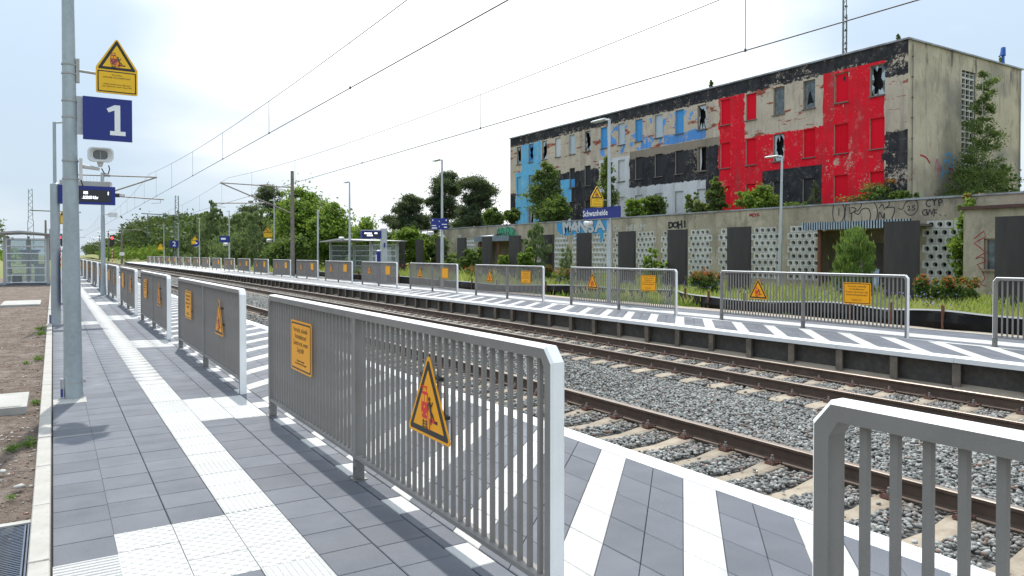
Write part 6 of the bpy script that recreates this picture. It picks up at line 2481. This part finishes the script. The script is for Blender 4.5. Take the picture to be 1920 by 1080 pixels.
tree_at('climbing_maple', 'broad leaved maple climbing up the low wall beside the annex', 1814, 25.7, -.05, 372, 56, 'leaf_bright', .17, 4200, 'birch', nclump=140, spread=.5, tr=.04, cat='shrub')
tree_at('climbing_maple', 'sprouting top of the maple with orange young leaves above the wall', 1826, 26.6, 2.9, 362, 62, 'leaf_bright', .15, 900, 'bush', nclump=40, tips='leaf_red', cat='shrub')
for i, (px, d, w, lab) in enumerate(((1742, 21.5, 50, 'red tipped shrub right of the big slab, left of a pair'), (1776, 21.2, 44, 'red tipped shrub right of the big slab, middle one'), (1812, 20.8, 46, 'red tipped shrub near the annex window'),
                                     (1312, 27.5, 40, 'red tipped shrub left of the fourth railing'), (1342, 27.2, 44, 'red tipped shrub above the gap between two railings'), (1058, 34, 46, 'red tipped shrub row piece under the sparse pine'),
                                     (888, 40, 36, 'small red tipped shrub right of a slab near the left canopy'), (1020, 37, 36, 'red tipped shrub at the foot of the dark pine'))):
    tree_at('photinia_shrub', lab, px, d, -.05, 476 + 1378 * (1.6 - 1.05) / d, w, 'leaf_mid', .085, 2600, 'bush', nclump=110, tips='leaf_red', cat='shrub', group='red tipped shrubs in the garden', spread=.2)


def forest(name, label, rows, leaf=.9, per=620, mat='leaf_forest'):
    V, F, off = [], [], 0
    for x, y, h, w in rows:
        bl = [(x, y, h * .55, w, w, h * .40, 3), (x + w * .4, y, h * .75, w * .5, w * .5, h * .2, 1), (x - w * .45, y, h * .6, w * .55, w * .5, h * .25, 1), (x, y - w * .4, h * .3, w * .9, w * .6, h * .28, 1.5)]
        P = clump_points(bl, per, 46, .20, .6)
        s = leaf * RNG.uniform(.6, 1.3, len(P))
        v_, f_ = quads(P, s, .7)
        V.append(v_)
        F.append(f_ + off)
        off += len(v_)
    o_ = link(name, npmesh(name, np.concatenate(V), np.concatenate(F), M[mat]), label=label, category='forest')
    o_['kind'] = 'stuff'


rows = []
rr = np.random.default_rng(3)
for y in np.arange(140, 900, 9):
    base_x = 24 + (y - 140) * .012
    for k in range(2):
        h = 8.8 + 2.2 * rr.random() + 3.6 * math.exp(-((y - 262) / 55) ** 2) + k * 1.0 + (y - 140) * .002
        if y < 190:
            h *= .82
        rows.append((base_x + k * 7 + rr.uniform(-2, 2), y + rr.uniform(-3, 3), h, 5.0 + rr.random() * 2))
for y in np.arange(112, 190, 7):
    rows.append((31 + rr.uniform(-3, 6), y, 6.0 + rr.random() * 1.6, 4.0))
forest('forest', 'dense green wood beyond the platforms right of the tracks', rows)
rows = []
for y in np.arange(260, 560, 11):
    for k in range(2):
        rows.append((-17 - (y - 200) * .055 - k * 9 + rr.uniform(-3, 3), y + rr.uniform(-3, 3), 12 + 5 * rr.random() + (y - 260) * .012, 6 + rr.random() * 2))
for x in np.arange(-75, -24, 6):
    rows.append((x, 300 + rr.uniform(-20, 20), 13 + rr.random() * 5, 6))
forest('forest', 'dark green wood at the far left behind the shelter', rows, per=420)
rows = [(x, 150 + rr.uniform(-20, 60), 1.8 + rr.random() * 1.5, 3.4) for x in np.arange(-30, -6, 2.6)] + [(18 + rr.uniform(-3, 3), y, 2.2 + rr.random() * 2.0, 2.2) for y in np.arange(168, 330, 7)]
forest('scrub', 'low green scrub along the far embankments', rows, .45, 500, 'leaf_bright')
# undergrowth line behind the far platform
rows = [(24 + rr.uniform(-1.5, 5), y, 2.4 + rr.random() * 1.4, 2.2) for y in np.arange(58, 135, 3.2)]
forest('undergrowth', 'dark undergrowth below the pines behind the far platform', rows, .38, 620, 'leaf_forest')


def grass(name, label, x0, x1, y0, y1, n, h, w, mat='grass', ybias=1.6, flower=None):
    x = RNG.uniform(x0, x1, n)
    y = y0 + (y1 - y0) * RNG.random(n) ** ybias
    dn = np.sin(x * 1.3 + 2) * np.sin(y * .9) + .6 * np.sin(x * 3.7 + y * 2.1) + RNG.normal(size=n) * .5
    k = (dn > -.75) & np.array([view_px(a, c, 1350) > 0 for a, c in zip(x, y)])
    x, y = x[k], y[k]
    n = len(x)
    hh = h * RNG.uniform(.4, 1.25, n) * (1 + .25 * np.sin(x * 1.3) * np.sin(y * .9))
    a = RNG.uniform(0, 6.28, n)
    lx, ly = RNG.normal(size=n) * .28 * hh, RNG.normal(size=n) * .28 * hh
    ww = w * (1 + y / 45)
    cx, sx_ = np.cos(a) * ww, np.sin(a) * ww
    zb = np.full(n, -.05)
    V = np.stack([np.stack([x - cx, y - sx_, zb], -1), np.stack([x + cx, y + sx_, zb], -1), np.stack([x + lx * .5 + cx * .6, y + ly * .5 + sx_ * .6, zb + hh * .6], -1), np.stack([x + lx, y + ly, zb + hh], -1)], 1)
    F = np.arange(4 * n).reshape(n, 4)
    mats = [M[mat]]
    o_ = link(name, npmesh(name, V.reshape(-1, 3), F, mats), label=label, category='grass')
    o_['kind'] = 'stuff'


grass('meadow_grass', 'tall green and straw coloured meadow grass behind the far platform', 16.7, 27.8, 3.0, 52, 80000, .42, .013)
grass('meadow_grass', 'rough grass around the slabs farther back', 16.3, 36, 30, 75, 22000, .62, .022, ybias=1.0)
grass('verge_weeds', 'bright low weeds in front of the black barrier', 16.35, 17.3, 12.5, 26, 2600, .17, .012, 'weed', 1.0)
# poppies and lavender dots
def dots(name, label, boxes, s, mat, z0, z1):
    P = np.concatenate([np.stack([RNG.uniform(a, b_, n), RNG.uniform(c, d, n), RNG.uniform(z0, z1, n)], -1) for a, b_, c, d, n in boxes])
    v_, f_ = quads(P, s * RNG.uniform(.6, 1.3, len(P)), .9)
    o_ = link(name, npmesh(name, v_, f_, M[mat]), label=label, category='flowers')
    o_['kind'] = 'stuff'


dots('poppies', 'orange red poppies dotted in the grass between the slabs', [(20, 26, 36, 55, 420)], .10, 'poppy', .5, .95)
dots('lavender', 'blue violet flower spikes in the meadow behind the railings', [(17.6, 20.5, 9.5, 14, 220), (17.5, 20.5, 17.5, 26, 600)], .045, 'lavender', .25, .6)
# weeds in the soil strip and joints
for i, (x, y, s, lab) in enumerate(((-.185, 7.45, .075, 'bright green leafy weed at the kerb in the soil, lowest large one'), (-.30, 7.35, .055, 'small grassy tuft left of the kerb weed'), (-.165, 9.5, .06, 'green weed between concrete cover and kerb'),
                                    (-.20, 13.4, .08, 'green weed tuft farther up along the kerb'), (-.35, 13.0, .06, 'small weed left of the upper kerb tuft'), (-.22, 17.6, .10, 'green weed patch near the second pole, nearer one'), (-.24, 18.8, .10, 'green weed patch near the second pole, farther one'),
                                    (-.25, 5.9, .03, 'tiny green sprout in the soil above the drain'))):
    n = 190
    P = np.stack([RNG.normal(size=n) * s * .45, RNG.normal(size=n) * s * .9, np.abs(RNG.normal(size=n)) * s * .32], -1)
    v_, f_ = quads(P, s * .42 * RNG.uniform(.5, 1.3, n), .45, P * np.array([1, 1, .4]) / s)
    st = MB()
    for k_ in range(9):
        a_ = k_ * .7
        st.tube((0, 0, 0), (math.cos(a_) * s * .8, math.sin(a_) * s * 1.1, s * .45), s * .03, s * .015, 4)
    wd = thing('weed', lab, 'weed', (x, y, -.025))
    o_ = link('leaves', npmesh('weed', v_, f_, M['weed']), wd)
    o_['kind'] = 'stuff'
    st.obj('stem', M['weed'], wd)
